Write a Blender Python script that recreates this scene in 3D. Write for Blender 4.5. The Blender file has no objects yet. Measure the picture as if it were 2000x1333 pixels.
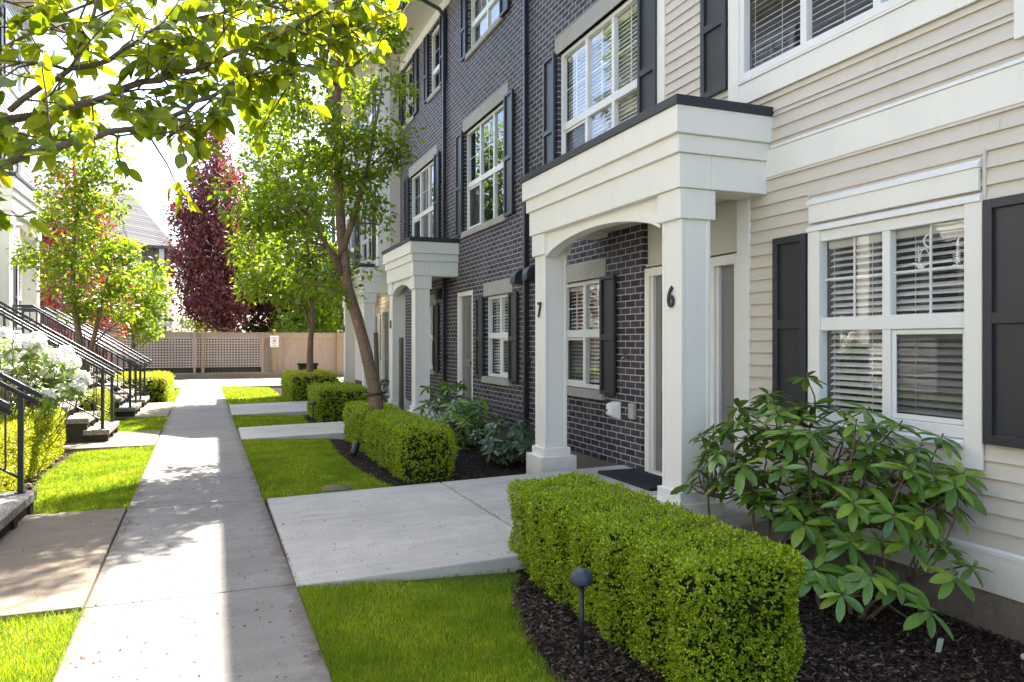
import bpy, bmesh, math, random
import numpy as np
from mathutils import Vector, Matrix
S = bpy.context.scene
COL = S.collection
random.seed(7)
RNG = np.random.default_rng(11)
R = math.radians

# ------------------------------------------------------------------ objects
def setp(o, label=None, cat=None, group=None, kind=None):
    if label: o['label'] = label
    if cat: o['category'] = cat
    if group: o['group'] = group
    if kind: o['kind'] = kind
    return o
def thing(name, label, cat, loc=(0, 0, 0), rz=0.0, group=None):
    o = bpy.data.objects.new(name, None); COL.objects.link(o)
    o.location = loc; o.rotation_euler = (0, 0, rz); o.empty_display_size = .2
    return setp(o, label, cat, group)
def base_of(p):
    v = Vector((0, 0, 0))
    while p is not None:
        v += p.location; p = p.parent
    return v
def link(name, me, mat, parent=None, bevel=0.0):
    o = bpy.data.objects.new(name, me); COL.objects.link(o)
    if mat is not None: me.materials.append(mat)
    if parent is not None:
        b = base_of(parent)
        if b.length > 1e-9: me.transform(Matrix.Translation(-b))
        o.parent = parent
    if bevel > 0:
        m = o.modifiers.new('bevel', 'BEVEL'); m.width = bevel; m.segments = 2
        m.limit_method = 'ANGLE'; m.angle_limit = R(40)
    return o
def dup(root, loc, rz=None, label=None, group=None):
    r = root.copy(); COL.objects.link(r); r.location = loc
    if rz is not None: r.rotation_euler = (0, 0, rz)
    if label: r['label'] = label
    if group: r['group'] = group
    for ch in list(root.children):
        c_ = ch.copy(); COL.objects.link(c_); c_.parent = r
        for g in list(ch.children):
            d = g.copy(); COL.objects.link(d); d.parent = c_
    return r

ID = lambda u, d, z: (u, d, z)
class MB:
    """collects boxes, quads, tubes and prisms, then becomes ONE mesh"""
    def __init__(s, T=ID): s.v = []; s.f = []; s.T = T; s.sm = []
    def add(s, vs, fs, smooth=False):
        n = len(s.v); s.v += [s.T(*p) for p in vs]
        s.f += [tuple(i + n for i in f) for f in fs]; s.sm += [smooth] * len(fs); return s
    def box(s, a0, a1, b0, b1, c0, c1):
        vs = [(a, b, c) for c in (c0, c1) for b in (b0, b1) for a in (a0, a1)]
        return s.add(vs, [(0, 2, 3, 1), (4, 5, 7, 6), (0, 1, 5, 4), (2, 6, 7, 3), (0, 4, 6, 2), (1, 3, 7, 5)])
    def quad(s, a, b, c, d): return s.add([a, b, c, d], [(0, 1, 2, 3)])
    def prism(s, poly, d0, d1, axis=1):
        """extrude a polygon given in the two other axes along axis"""
        n = len(poly)
        def P(p, t):
            if axis == 1: return (p[0], t, p[1])
            if axis == 0: return (t, p[0], p[1])
            return (p[0], p[1], t)
        vs = [P(p, d0) for p in poly] + [P(p, d1) for p in poly]
        fs = [tuple(range(n))[::-1], tuple(range(n, 2 * n))]
        fs += [(i, (i + 1) % n, n + (i + 1) % n, n + i) for i in range(n)]
        return s.add(vs, fs)
    def tube(s, pts, rad, n=8, smooth=True, cap=True):
        pts = [Vector(p) for p in pts]; k = len(pts)
        if not hasattr(rad, '__len__'): rad = [rad] * k
        vs = []; up = Vector((0, 0, 1)); prev = None
        for i in range(k):
            t = (pts[min(i + 1, k - 1)] - pts[max(i - 1, 0)])
            t = t.normalized() if t.length > 1e-9 else up
            if prev is None:
                a = t.cross(up if abs(t.z) < .9 else Vector((1, 0, 0))).normalized()
            else:
                a = (prev - t * prev.dot(t)); a = a.normalized() if a.length > 1e-6 else t.orthogonal().normalized()
            prev = a; b = t.cross(a)
            for j in range(n):
                q = 2 * math.pi * j / n
                vs.append(tuple(pts[i] + (a * math.cos(q) + b * math.sin(q)) * rad[i]))
        fs = [(i * n + j, i * n + (j + 1) % n, (i + 1) * n + (j + 1) % n, (i + 1) * n + j) for i in range(k - 1) for j in range(n)]
        s.add(vs, fs, smooth)
        if cap:
            m = len(s.v) - k * n
            s.f += [tuple(range(m, m + n))[::-1], tuple(range(m + (k - 1) * n, m + k * n))]; s.sm += [False, False]
        return s
    def lathe(s, prof, cx, cy, n=20):
        vs = [(cx + r * math.cos(2 * math.pi * j / n), cy + r * math.sin(2 * math.pi * j / n), z) for r, z in prof for j in range(n)]
        k = len(prof)
        fs = [(i * n + j, i * n + (j + 1) % n, (i + 1) * n + (j + 1) % n, (i + 1) * n + j) for i in range(k - 1) for j in range(n)]
        fs += [tuple(range(n))[::-1], tuple(range((k - 1) * n, k * n))]
        return s.add(vs, fs, True)
    def build(s, name, mat, parent=None, bevel=0.0, fix=True):
        me = bpy.data.meshes.new(name); me.from_pydata([tuple(p) for p in s.v], [], s.f)
        me.polygons.foreach_set('use_smooth', s.sm)
        if fix:
            bm = bmesh.new(); bm.from_mesh(me); bmesh.ops.recalc_face_normals(bm, faces=bm.faces); bm.to_mesh(me); bm.free()
        me.update()
        return link(name, me, mat, parent, bevel)

def np_mesh(name, v, f, smooth=False):
    v = np.asarray(v, dtype=np.float32).reshape(-1, 3); f = np.asarray(f, dtype=np.int32)
    n, k = f.shape
    me = bpy.data.meshes.new(name)
    me.vertices.add(len(v)); me.vertices.foreach_set('co', v.ravel())
    me.loops.add(n * k); me.loops.foreach_set('vertex_index', f.ravel())
    me.polygons.add(n); me.polygons.foreach_set('loop_start', np.arange(0, n * k, k, dtype=np.int32))
    me.polygons.foreach_set('loop_total', np.full(n, k, dtype=np.int32))
    if smooth: me.polygons.foreach_set('use_smooth', np.ones(n, dtype=bool))
    me.update(calc_edges=True); me.validate()
    return me

# ------------------------------------------------------------------ materials
class NT:
    def __init__(s, name):
        s.m = bpy.data.materials.new(name); s.m.use_nodes = True; s.t = s.m.node_tree
        s.b = s.t.nodes['Principled BSDF']; s.o = s.t.nodes['Material Output']
    def n(s, typ, **kw):
        nd = s.t.nodes.new(typ)
        for k, v in kw.items():
            if k.startswith('i_'):
                key = k[2:].replace('_', ' ')
                nd.inputs[key].default_value = v
            else: setattr(nd, k, v)
        return nd
    def l(s, a, b): s.t.links.new(a, b)
    def mixc(s, fac, a, b, blend='MIX'):
        m = s.t.nodes.new('ShaderNodeMix'); m.data_type = 'RGBA'; m.blend_type = blend
        for sock, val in ((0, fac), (6, a), (7, b)):
            if hasattr(val, 'is_output'): s.l(val, m.inputs[sock])
            elif sock == 0: m.inputs[0].default_value = val
            else: m.inputs[sock].default_value = (*val, 1) if len(val) == 3 else val
        return m.outputs[2]
    def ramp(s, src, stops):
        r = s.t.nodes.new('ShaderNodeValToRGB'); e = r.color_ramp.elements
        while len(e) < len(stops): e.new(.5)
        for i, (p, c_) in enumerate(stops):
            e[i].position = p; e[i].color = (c_, c_, c_, 1) if not hasattr(c_, '__len__') else (*c_, 1)
        s.l(src, r.inputs[0]); return r.outputs[0]
    def noise(s, scale, detail=4, rough=.6, vec=None, out=0, dist=0.0):
        nd = s.n('ShaderNodeTexNoise'); nd.inputs['Scale'].default_value = scale; nd.inputs['Detail'].default_value = detail
        nd.inputs['Roughness'].default_value = rough; nd.inputs['Distortion'].default_value = dist
        s.l(vec if vec is not None else s.pos(), nd.inputs['Vector']); return nd.outputs[out]
    def pos(s):
        if not hasattr(s, '_p'): s._p = s.n('ShaderNodeNewGeometry')
        return s._p.outputs['Position']
    def scaled(s, sc):
        m = s.n('ShaderNodeVectorMath', operation='MULTIPLY'); s.l(s.pos(), m.inputs[0]); m.inputs[1].default_value = sc; return m.outputs[0]
    def island(s):
        if not hasattr(s, '_p'): s._p = s.n('ShaderNodeNewGeometry')
        return s._p.outputs['Random Per Island']
    def bump(s, h, strength=.3, dist=.01):
        b = s.n('ShaderNodeBump'); b.inputs['Strength'].default_value = strength; b.inputs['Distance'].default_value = dist
        s.l(h, b.inputs['Height']); s.l(b.outputs[0], s.b.inputs['Normal']); return b
    def math(s, op, a, b=None):
        m = s.n('ShaderNodeMath', operation=op)
        for i, v in enumerate((a, b)):
            if v is None: continue
            if hasattr(v, 'is_output'): s.l(v, m.inputs[i])
            else: m.inputs[i].default_value = v
        return m.outputs[0]
    def set(s, col=None, rough=.6, spec=None, metal=0):
        if col is not None:
            if hasattr(col, 'is_output'): s.l(col, s.b.inputs['Base Color'])
            else: s.b.inputs['Base Color'].default_value = (*col, 1)
        if hasattr(rough, 'is_output'): s.l(rough, s.b.inputs['Roughness'])
        else: s.b.inputs['Roughness'].default_value = rough
        if spec is not None: s.b.inputs['Specular IOR Level'].default_value = spec
        s.b.inputs['Metallic'].default_value = metal
        return s
def painted(name, col, rough=.5, var=.06, bump=.12, streak=True):
    n = NT(name)
    a = n.noise(1.7, 5, .65); f = n.noise(55, 3, .6)
    c2 = tuple(x * (1 - var * 2.2) for x in col)
    c_ = n.mixc(n.ramp(a, [(.35, 0), (.7, 1)]), col, tuple(x * (1 - var) for x in col))
    sz = n.n('ShaderNodeSeparateXYZ'); n.l(n.pos(), sz.inputs[0]); dz = n.math('ADD', sz.outputs[2], n.math('MULTIPLY', n.noise(7, 5, .7), .5))
    c_ = n.mixc(n.ramp(dz, [(.18, .45), (.48, 0)]), c_, tuple(x * y for x, y in zip(col, (.55, .47, .38))))
    if streak:
        st = n.noise(1.0, 4, .6, n.scaled((14, 14, .9)))
        c_ = n.mixc(n.ramp(st, [(.55, 0), (.75, .55)]), c_, c2)
    n.set(c_, n.ramp(f, [(.3, rough - .08), (.7, rough + .1)]))
    n.bump(n.noise(120, 3, .6), bump, .002)
    return n.m
def leafmat(name, cols, trans=.35, rough=.38, tcol=None, spec=.4):
    """leaf blades differ from one to the next; light shines through them"""
    n = NT(name); r = n.island()
    k = len(cols)
    c_ = n.ramp(r, [(i / max(1, k - 1), cols[i]) for i in range(k)])
    c_ = n.mixc(n.ramp(n.noise(35, 2), [(.35, 0), (.75, .35)]), c_, tuple(x * .7 for x in cols[0]))
    n.set(c_, rough, spec)
    tr = n.n('ShaderNodeBsdfTranslucent')
    tc = n.mixc(1.0, c_, tcol or (1.9, 1.75, .9), 'MULTIPLY'); n.l(tc, tr.inputs['Color'])
    mx = n.n('ShaderNodeMixShader'); mx.inputs[0].default_value = trans
    n.l(n.b.outputs[0], mx.inputs[1]); n.l(tr.outputs[0], mx.inputs[2]); n.l(mx.outputs[0], n.o.inputs['Surface'])
    return n.m

def m_brick():
    n = NT('dark_brick'); sx = n.n('ShaderNodeSeparateXYZ'); n.l(n.pos(), sx.inputs[0])
    cb = n.n('ShaderNodeCombineXYZ'); n.l(n.math('ADD', sx.outputs[0], sx.outputs[1]), cb.inputs[0]); n.l(sx.outputs[2], cb.inputs[1])
    wob = n.noise(9, 2); wv = n.n('ShaderNodeVectorMath', operation='MULTIPLY_ADD')
    nz = n.n('ShaderNodeTexNoise'); nz.inputs['Scale'].default_value = 14; n.l(n.pos(), nz.inputs['Vector'])
    n.l(nz.outputs[1], wv.inputs[0]); wv.inputs[1].default_value = (.006, .006, 0); n.l(cb.outputs[0], wv.inputs[2])
    b = n.n('ShaderNodeTexBrick'); n.l(wv.outputs[0], b.inputs['Vector'])
    b.inputs['Scale'].default_value = 1; b.inputs['Brick Width'].default_value = .205; b.inputs['Row Height'].default_value = .073
    b.inputs['Mortar Size'].default_value = .0062; b.inputs['Mortar Smooth'].default_value = .25; b.inputs['Bias'].default_value = -.1
    b.inputs['Color1'].default_value = (.026, .022, .031, 1); b.inputs['Color2'].default_value = (.084, .071, .088, 1)
    b.inputs['Mortar'].default_value = (.50, .485, .48, 1)
    mott = n.noise(38, 5, .7)
    c_ = n.mixc(n.ramp(mott, [(.42, 0), (.8, .5)]), b.outputs[0], (.085, .068, .070))
    c_ = n.mixc(n.math('MULTIPLY', n.ramp(n.noise(1.1, 4), [(.5, 0), (.8, .28)]), 1), c_, (.16, .14, .145))
    c_ = n.mixc(b.outputs['Fac'], c_, n.mixc(n.ramp(n.noise(7, 4), [(.3, 0), (.75, .8)]), (.50, .485, .48), (.33, .315, .31)))
    n.set(c_, n.math('ADD', n.math('MULTIPLY', b.outputs['Fac'], .35), n.ramp(mott, [(.3, .5), (.7, .7)])), .18)
    h = n.math('ADD', n.math('MULTIPLY', n.math('SUBTRACT', 1, b.outputs['Fac']), 1), n.math('MULTIPLY', n.noise(60, 4, .7), .45))
    n.bump(h, .7, .006); return n.m
def m_concrete(name, col, stain=.45, scale=1.0, agg=False, edge=False):
    n = NT(name)
    big = n.noise(.9 * scale, 6, .62); mid = n.noise(5 * scale, 6, .7, dist=.6); fine = n.noise(150, 3, .7)
    strk = n.noise(2.2, 6, .7, n.scaled((.35, 3.2, 1)))
    c_ = n.mixc(n.ramp(big, [(.38, 0), (.68, 1)]), col, tuple(x * (1 - stain * .55) for x in col))
    c_ = n.mixc(n.ramp(mid, [(.45, 0), (.72, .75)]), c_, tuple(x * (1.0 - stain * .45) for x in col))
    c_ = n.mixc(n.ramp(strk, [(.5, 0), (.75, .6)]), c_, tuple(min(1, x * 1.16) for x in col))
    c_ = n.mixc(n.ramp(fine, [(.36, .8), (.52, 0)]), c_, tuple(x * .55 for x in col))
    sp = n.noise(46, 2, .5); c_ = n.mixc(n.ramp(sp, [(.26, .7), (.33, 0)]), c_, tuple(x * .4 for x in col))
    if edge:   # soil and moss stains creep in from the lawn edges
        sx = n.n('ShaderNodeSeparateXYZ'); n.l(n.pos(), sx.inputs[0]); y = n.math('SUBTRACT', sx.outputs[1], 4.6)
        e1 = n.math('SUBTRACT', n.math('SUBTRACT', .46, n.math('MULTIPLY', y, .0115)), sx.outputs[0]); e2 = n.math('SUBTRACT', sx.outputs[0], n.math('SUBTRACT', -.66, n.math('MULTIPLY', y, .0150)))
        ed = n.math('ADD', n.math('MINIMUM', e1, e2), n.math('MULTIPLY', n.math('SUBTRACT', n.noise(6, 5, .7), .5), .34))
        c_ = n.mixc(n.ramp(ed, [(0, .75), (.10, 0)]), c_, (.10, .075, .05))
    if agg:
        v = n.n('ShaderNodeTexVoronoi'); v.inputs['Scale'].default_value = 110; n.l(n.pos(), v.inputs['Vector'])
        g = n.n('ShaderNodeRGBToBW'); n.l(v.outputs['Color'], g.inputs[0])
        c_ = n.mixc(.8, c_, n.ramp(g.outputs[0], [(.2, (.06, .055, .05)), (.55, (.24, .21, .18)), (.85, (.46, .42, .37))]))
    n.set(c_, .82, .25); n.bump(n.math('ADD', n.noise(90, 5, .75), n.math('MULTIPLY', mid, .5)), .35, .006); return n.m
def m_wood(name, a, b, axis='z'):
    n = NT(name); sc = {'z': (9, 9, .8), 'x': (.8, 9, 9), 'y': (9, .8, 9)}[axis]
    g = n.noise(3.5, 6, .7, n.scaled(sc), dist=.4); c_ = n.mixc(n.ramp(g, [(.35, 0), (.65, 1)]), a, b)
    isl = n.island(); c_ = n.mixc(n.math('MULTIPLY', isl, .55), c_, tuple(x * .62 for x in a))
    c_ = n.mixc(n.ramp(n.noise(.8, 4), [(.45, 0), (.75, .5)]), c_, tuple(x * .7 for x in b))
    n.set(c_, .75, .25); n.bump(g, .4, .004); return n.m
def m_bark(name, a, b):
    n = NT(name); g = n.noise(5, 6, .75, n.scaled((5, 5, 1.6)), dist=1.2)
    lent = n.noise(1, 3, .6, n.scaled((8, 8, 60)))
    c_ = n.mixc(n.ramp(g, [(.35, 0), (.65, 1)]), a, b); c_ = n.mixc(n.ramp(lent, [(.58, 0), (.7, .5)]), c_, tuple(min(1, x * 1.7) for x in b))
    n.set(c_, .8, .25); n.bump(n.math('ADD', g, n.math('MULTIPLY', lent, .4)), .8, .012); return n.m
def m_glass():
    n = NT('window_glass'); tr = n.n('ShaderNodeBsdfTransparent'); tr.inputs[0].default_value = (.985, .99, .988, 1)
    gl = n.n('ShaderNodeBsdfGlossy'); gl.inputs['Roughness'].default_value = .0; gl.inputs['Color'].default_value = (1, 1, 1, 1)
    fr = n.n('ShaderNodeFresnel'); fr.inputs['IOR'].default_value = 2.05
    bp = n.n('ShaderNodeBump'); bp.inputs['Strength'].default_value = .022; bp.inputs['Distance'].default_value = .02
    n.l(n.noise(3.2, 2, .5), bp.inputs['Height']); n.l(bp.outputs[0], gl.inputs['Normal'])
    mx = n.n('ShaderNodeMixShader'); n.pos(); fb = n.math('MINIMUM', fr.outputs[0], n.math('SUBTRACT', 1.0, n.math('MULTIPLY', n._p.outputs['Backfacing'], .9))); n.l(fb, mx.inputs[0]); n.l(tr.outputs[0], mx.inputs[1]); n.l(gl.outputs[0], mx.inputs[2])
    n.l(mx.outputs[0], n.o.inputs['Surface']); return n.m
def m_ground(name, cols, sc, bumpd=.02):
    n = NT(name); a = n.noise(sc, 6, .7); b = n.noise(sc * 9, 5, .75)
    c_ = n.mixc(n.ramp(a, [(.35, 0), (.65, 1)]), cols[0], cols[1]); c_ = n.mixc(n.ramp(b, [(.4, 0), (.7, 1)]), c_, cols[2])
    n.set(c_, .95, .1); n.bump(n.math('ADD', b, n.noise(sc * 40, 3, .7)), .8, bumpd); return n.m
def m_flat(name, col, rough=.5, spec=.4, metal=0):
    return NT(name).set(col, rough, spec, metal).m
def m_shingle(name, a, b):
    n = NT(name); sx = n.n('ShaderNodeSeparateXYZ'); n.l(n.pos(), sx.inputs[0])
    cb = n.n('ShaderNodeCombineXYZ'); n.l(n.math('ADD', sx.outputs[1], n.math('MULTIPLY', sx.outputs[0], .35)), cb.inputs[0]); n.l(n.math('ADD', sx.outputs[2], n.math('MULTIPLY', sx.outputs[0], .2)), cb.inputs[1])
    br = n.n('ShaderNodeTexBrick'); n.l(cb.outputs[0], br.inputs['Vector']); br.inputs['Scale'].default_value = 1
    br.inputs['Brick Width'].default_value = .3; br.inputs['Row Height'].default_value = .13; br.inputs['Mortar Size'].default_value = .012
    br.inputs['Color1'].default_value = (*a, 1); br.inputs['Color2'].default_value = (*b, 1); br.inputs['Mortar'].default_value = (*[x * .4 for x in a], 1)
    n.set(br.outputs[0], .9, .2); n.bump(n.noise(60, 4, .7), .5, .01); return n.m

M = {}
M['brick'] = m_brick()
M['trim'] = painted('cream_trim_paint', (.82, .80, .74), .5, .04, .1)
M['siding'] = painted('beige_siding', (.63, .57, .49), .55, .05, .1)
M['white_siding'] = painted('pale_siding', (.56, .55, .52), .55, .05, .1)
M['shutter'] = painted('charcoal_paint', (.030, .030, .036), .42, .15, .1)
M['vinyl'] = painted('white_vinyl', (.78, .78, .75), .4, .03, .05, False)
M['door'] = painted('grey_door_paint', (.20, .19, .18), .45, .06, .06)
M['flash'] = m_flat('white_flashing', (.80, .80, .79), .38, .5)
M['cap'] = m_flat('navy_roof_edge', (.022, .024, .034), .45, .5)
M['pipe'] = m_flat('black_downpipe', (.016, .017, .022), .4, .5)
M['stone'] = m_concrete('cast_stone', (.46, .44, .40), .35, 2)
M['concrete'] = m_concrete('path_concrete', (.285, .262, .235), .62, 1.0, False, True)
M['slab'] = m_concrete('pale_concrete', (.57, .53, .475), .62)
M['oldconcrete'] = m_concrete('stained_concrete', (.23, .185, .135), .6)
M['foundation'] = m_concrete('foundation_concrete', (.24, .20, .165), .9, 2.2)
M['aggregate'] = m_concrete('aggregate_tread', (.36, .33, .29), .4, 1, True)
M['asphalt'] = m_concrete('lane_asphalt', (.26, .25, .245), .3)
M['rail'] = m_flat('black_rail_paint', (.014, .015, .020), .33, .5)
M['glass'] = m_glass()
n_ = NT('white_blind'); n_.set((.90, .89, .86), .45, .4); t_ = n_.n('ShaderNodeBsdfTranslucent'); t_.inputs[0].default_value = (.9, .88, .84, 1)
x_ = n_.n('ShaderNodeMixShader'); x_.inputs[0].default_value = .42; n_.l(n_.b.outputs[0], x_.inputs[1]); n_.l(t_.outputs[0], x_.inputs[2]); n_.l(x_.outputs[0], n_.o.inputs[0]); M['blind'] = n_.m
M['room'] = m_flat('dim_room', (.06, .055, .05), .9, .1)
M['grille'] = m_flat('white_grille', (.80, .80, .78), .4, .4)
M['screen'] = m_flat('grey_screen', (.10, .10, .10), .8, .2)
M['dark'] = m_flat('dark_recess', (.02, .018, .015), .9, .1)
M['soffit'] = painted('cream_soffit', (.66, .62, .52), .55, .04, .05)
M['roof'] = m_shingle('grey_shingle', (.16, .145, .135), (.25, .23, .21))
M['fence'] = m_wood('weathered_cedar', (.43, .335, .25), (.31, .24, .18))
M['lattice'] = m_wood('weathered_lattice', (.50, .42, .36), (.40, .33, .285), 'x')
M['post'] = m_wood('treated_post', (.40, .27, .12), (.31, .20, .085))
M['stake'] = m_wood('grey_stake', (.16, .125, .09), (.10, .08, .06))
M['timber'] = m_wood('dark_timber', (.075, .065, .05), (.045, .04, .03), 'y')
M['bark'] = m_bark('cherry_bark', (.13, .080, .050), (.27, .185, .125))
M['bark2'] = m_bark('grey_bark', (.10, .08, .06), (.19, .155, .12))
M['twig'] = m_bark('twig_bark', (.10, .07, .05), (.22, .16, .11))
M['lawn'] = m_ground('lawn_soil', [(.07, .115, .008), (.10, .15, .010), (.05, .075, .010)], 2.2, .01)
M['mulch'] = m_ground('bark_mulch', [(.030, .021, .016), (.050, .034, .024), (.018, .013, .011)], 3.5, .03)
M['soil'] = m_ground('far_soil', [(.10, .09, .07), (.13, .12, .09), (.07, .07, .05)], .8, .02)
M['chip'] = None
n_ = NT('mulch_chip'); r_ = n_.island(); n_.set(n_.ramp(r_, [(0, (.014, .010, .009)), (.55, (.045, .028, .020)), (.85, (.095, .058, .038)), (1, (.20, .15, .11))]), .85, .2); M['chip'] = n_.m
n_ = NT('leaf_litter'); r_ = n_.island(); n_.set(n_.ramp(r_, [(0, (.05, .025, .015)), (.6, (.14, .055, .025)), (1, (.22, .12, .05))]), .8, .2); M['litter'] = n_.m
def grassmat():
    n = NT('grass_blade'); r = n.island()
    c_ = n.ramp(r, [(0, (.11, .20, .004)), (.4, (.24, .36, .006)), (.8, (.42, .50, .012)), (1, (.60, .54, .16))])
    lush = n.noise(1.6, 5, .7); c_ = n.mixc(n.ramp(lush, [(.40, 0), (.62, .75)]), c_, (.10, .21, .008), 'MIX')
    dry = n.noise(2.6, 4, .65); c_ = n.mixc(n.ramp(dry, [(.56, 0), (.74, .6)]), c_, (.40, .33, .07))
    n.set(c_, .5, .25); tr = n.n('ShaderNodeBsdfTranslucent'); n.l(n.mixc(1, c_, (1.7, 1.5, .8), 'MULTIPLY'), tr.inputs[0])
    mx = n.n('ShaderNodeMixShader'); mx.inputs[0].default_value = .35
    n.l(n.b.outputs[0], mx.inputs[1]); n.l(tr.outputs[0], mx.inputs[2]); n.l(mx.outputs[0], n.o.inputs['Surface']); return n.m
M['grass'] = grassmat()
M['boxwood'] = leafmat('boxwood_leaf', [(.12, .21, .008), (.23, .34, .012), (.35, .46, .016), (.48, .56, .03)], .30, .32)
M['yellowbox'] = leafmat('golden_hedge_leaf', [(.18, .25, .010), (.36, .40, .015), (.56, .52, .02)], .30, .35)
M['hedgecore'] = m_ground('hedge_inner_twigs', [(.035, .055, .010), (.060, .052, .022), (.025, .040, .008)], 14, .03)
M['rhodo'] = leafmat('rhododendron_leaf', [(.065, .15, .028), (.11, .22, .033), (.17, .30, .036), (.27, .38, .04)], .16, .28, None, .5)
M['rhodo2'] = leafmat('old_rhododendron_leaf', [(.03, .07, .03), (.05, .10, .035), (.09, .14, .06)], .14, .3, None, .5)
M['spotted'] = leafmat('spotted_old_leaf', [(.11, .14, .07), (.16, .18, .10)], .1, .5)
M['petal'] = leafmat('white_petal', [(.86, .86, .82), (.92, .91, .89)], .35, .5, (1.1, 1.1, 1.05))
M['fgleaf'] = leafmat('broad_leaf', [(.09, .14, .006), (.15, .21, .008), (.23, .29, .010), (.36, .37, .012)], .50, .33, (2.1, 1.9, .55))
M['treeleaf'] = leafmat('spring_leaf', [(.075, .14, .010), (.13, .22, .012), (.20, .30, .015), (.30, .35, .02)], .45, .38, (2.0, 1.8, .6))
M['limeleaf'] = leafmat('lime_leaf', [(.11, .19, .012), (.17, .26, .016), (.26, .33, .02)], .45, .4, (1.9, 1.7, .6))
M['redleaf'] = leafmat('copper_leaf', [(.10, .035, .038), (.17, .055, .055), (.25, .09, .08), (.36, .17, .13)], .30, .3, (2.0, 1.0, .85))
M['mapleleaf'] = leafmat('red_maple_leaf', [(.13, .022, .016), (.20, .035, .022), (.26, .075, .03)], .35, .4, (2.0, 1.0, .8))
M['pinkleaf'] = leafmat('pink_shrub_leaf', [(.30, .10, .10), (.40, .18, .17), (.25, .09, .08)], .3, .4, (1.4, 1.1, 1.0))
M['darkleaf'] = leafmat('evergreen_leaf', [(.018, .040, .014), (.030, .060, .020), (.05, .085, .025)], .2, .5)
M['seed'] = leafmat('brown_seed', [(.16, .075, .03), (.24, .12, .05), (.12, .06, .03)], .2, .6, (1.2, 1.0, .8))
M['limerhodo'] = leafmat('sunlit_rhododendron_leaf', [(.10, .19, .03), (.18, .28, .035), (.30, .36, .04)], .3, .3)
# ------------------------------------------------------------------ setting: ground
def gz(x, y):
    x = np.asarray(x, dtype=float); y = np.asarray(y, dtype=float)
    xr = .46 - .0115 * (y - 4.6); xl = -.66 - .0150 * (y - 4.6)
    k = np.where(y < 4.65, .062, .035)
    z = np.where(x > xr, -.022 - k * np.minimum(x - xr, 3.9), -.022 - .055 * np.minimum(np.maximum(xl - x, 0), 3.0))
    return np.where((x <= xr) & (x >= xl), -.03, z)
def PR(y): return .46 - .0115 * (y - 4.6)
def PL(y): return -.66 - .0150 * (y - 4.6)
def sheet(name, x0, x1, y0, y1, mat, dz=0.0, step=.25, kind='structure', rough=0.0, seed=0, edge=None):
    """a ground sheet that follows gz(); x0/x1 may be functions of y"""
    fx0 = x0 if callable(x0) else (lambda y: x0); fx1 = x1 if callable(x1) else (lambda y: x1)
    ny = max(2, int((y1 - y0) / step) + 1); nx = max(2, int((fx1((y0 + y1) / 2) - fx0((y0 + y1) / 2)) / step) + 1)
    ys = np.linspace(y0, y1, ny); V = []
    rg = np.random.default_rng(seed)
    for y in ys:
        for x in np.linspace(fx0(y), fx1(y), nx): V.append((x, y, float(gz(x, y)) + dz))
    V = np.array(V)
    if rough: V[:, 2] += rg.uniform(-rough, rough, len(V))
    F = [(j * nx + i, j * nx + i + 1, (j + 1) * nx + i + 1, (j + 1) * nx + i) for j in range(ny - 1) for i in range(nx - 1)]
    o = link(name, np_mesh(name, V, F, True), mat); o['kind'] = kind; return o

g = MB(); g.quad((-400, -60, -.42), (400, -60, -.42), (400, 600, -.42), (-400, 600, -.42)); setp(g.build('ground', M['soil']), kind='structure')

def slab(name, poly, top, thick, mat, bevel=.012):
    """poly: list of (x,y) or (x,y,z)"""
    n = len(poly); P = [(p[0], p[1], p[2] if len(p) > 2 else top) for p in poly]
    m = MB(); m.add(P + [(x, y, z - thick) for x, y, z in P], [tuple(range(n)), tuple(range(n, 2 * n))[::-1]] + [(i, n + i, n + (i + 1) % n, (i + 1) % n) for i in range(n)])
    return setp(m.build(name, mat, None, bevel), kind='structure')
# main path, cast in bays with narrow joints
jy = [-6, -2.2, 1.4, 4.70, 7.33, 10.0, 11.9, 13.6, 16.0, 18.6, 21.2, 23.8, 26.3]
for i in range(len(jy) - 1):
    a, b = jy[i] + .004, jy[i + 1] - .004
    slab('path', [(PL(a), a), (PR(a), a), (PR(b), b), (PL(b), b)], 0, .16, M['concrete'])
slab('path_joint_filler', [(PL(-6) + .02, -6), (PR(-6) - .02, -6), (PR(26.3) - .02, 26.3), (PL(26.3) + .02, 26.3)], -.02, .15, M['litter'], 0)
# side walks
def walk(y0, y1, xe, za=.0, zb=.09, joints=(2.12,), name='walkway', mat='slab'):
    xs = [PR((y0 + y1) / 2) + .012] + list(joints) + [xe]
    for i in range(len(xs) - 1):
        a = xs[i] + (0 if i == 0 else .006); b = xs[i + 1] - .006
        fa = za + (zb - za) * (a - xs[0]) / (xe - xs[0]); fb = za + (zb - za) * (b - xs[0]) / (xe - xs[0])
        ya = lambda x: 0
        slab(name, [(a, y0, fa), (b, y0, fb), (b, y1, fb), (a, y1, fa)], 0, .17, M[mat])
walk(4.66, 7.36, 4.22)
walk(11.98, 13.62, 4.22); walk(16.02, 18.62, 4.22)
def pad(y0, y1, x1):
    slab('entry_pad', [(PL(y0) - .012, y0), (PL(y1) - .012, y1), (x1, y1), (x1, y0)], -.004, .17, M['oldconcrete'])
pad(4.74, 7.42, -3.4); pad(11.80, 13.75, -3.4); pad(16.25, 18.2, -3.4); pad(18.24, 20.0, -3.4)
m = MB(); m.box(-40, 40, 26.31, 33.0, -.2, -.012); setp(m.build('lane', M['concrete']), kind='structure')
m = MB(); m.box(-40, 40, 33.0, 80, -.3, -.05); setp(m.build('far_yard', M['soil']), kind='structure')

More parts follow.
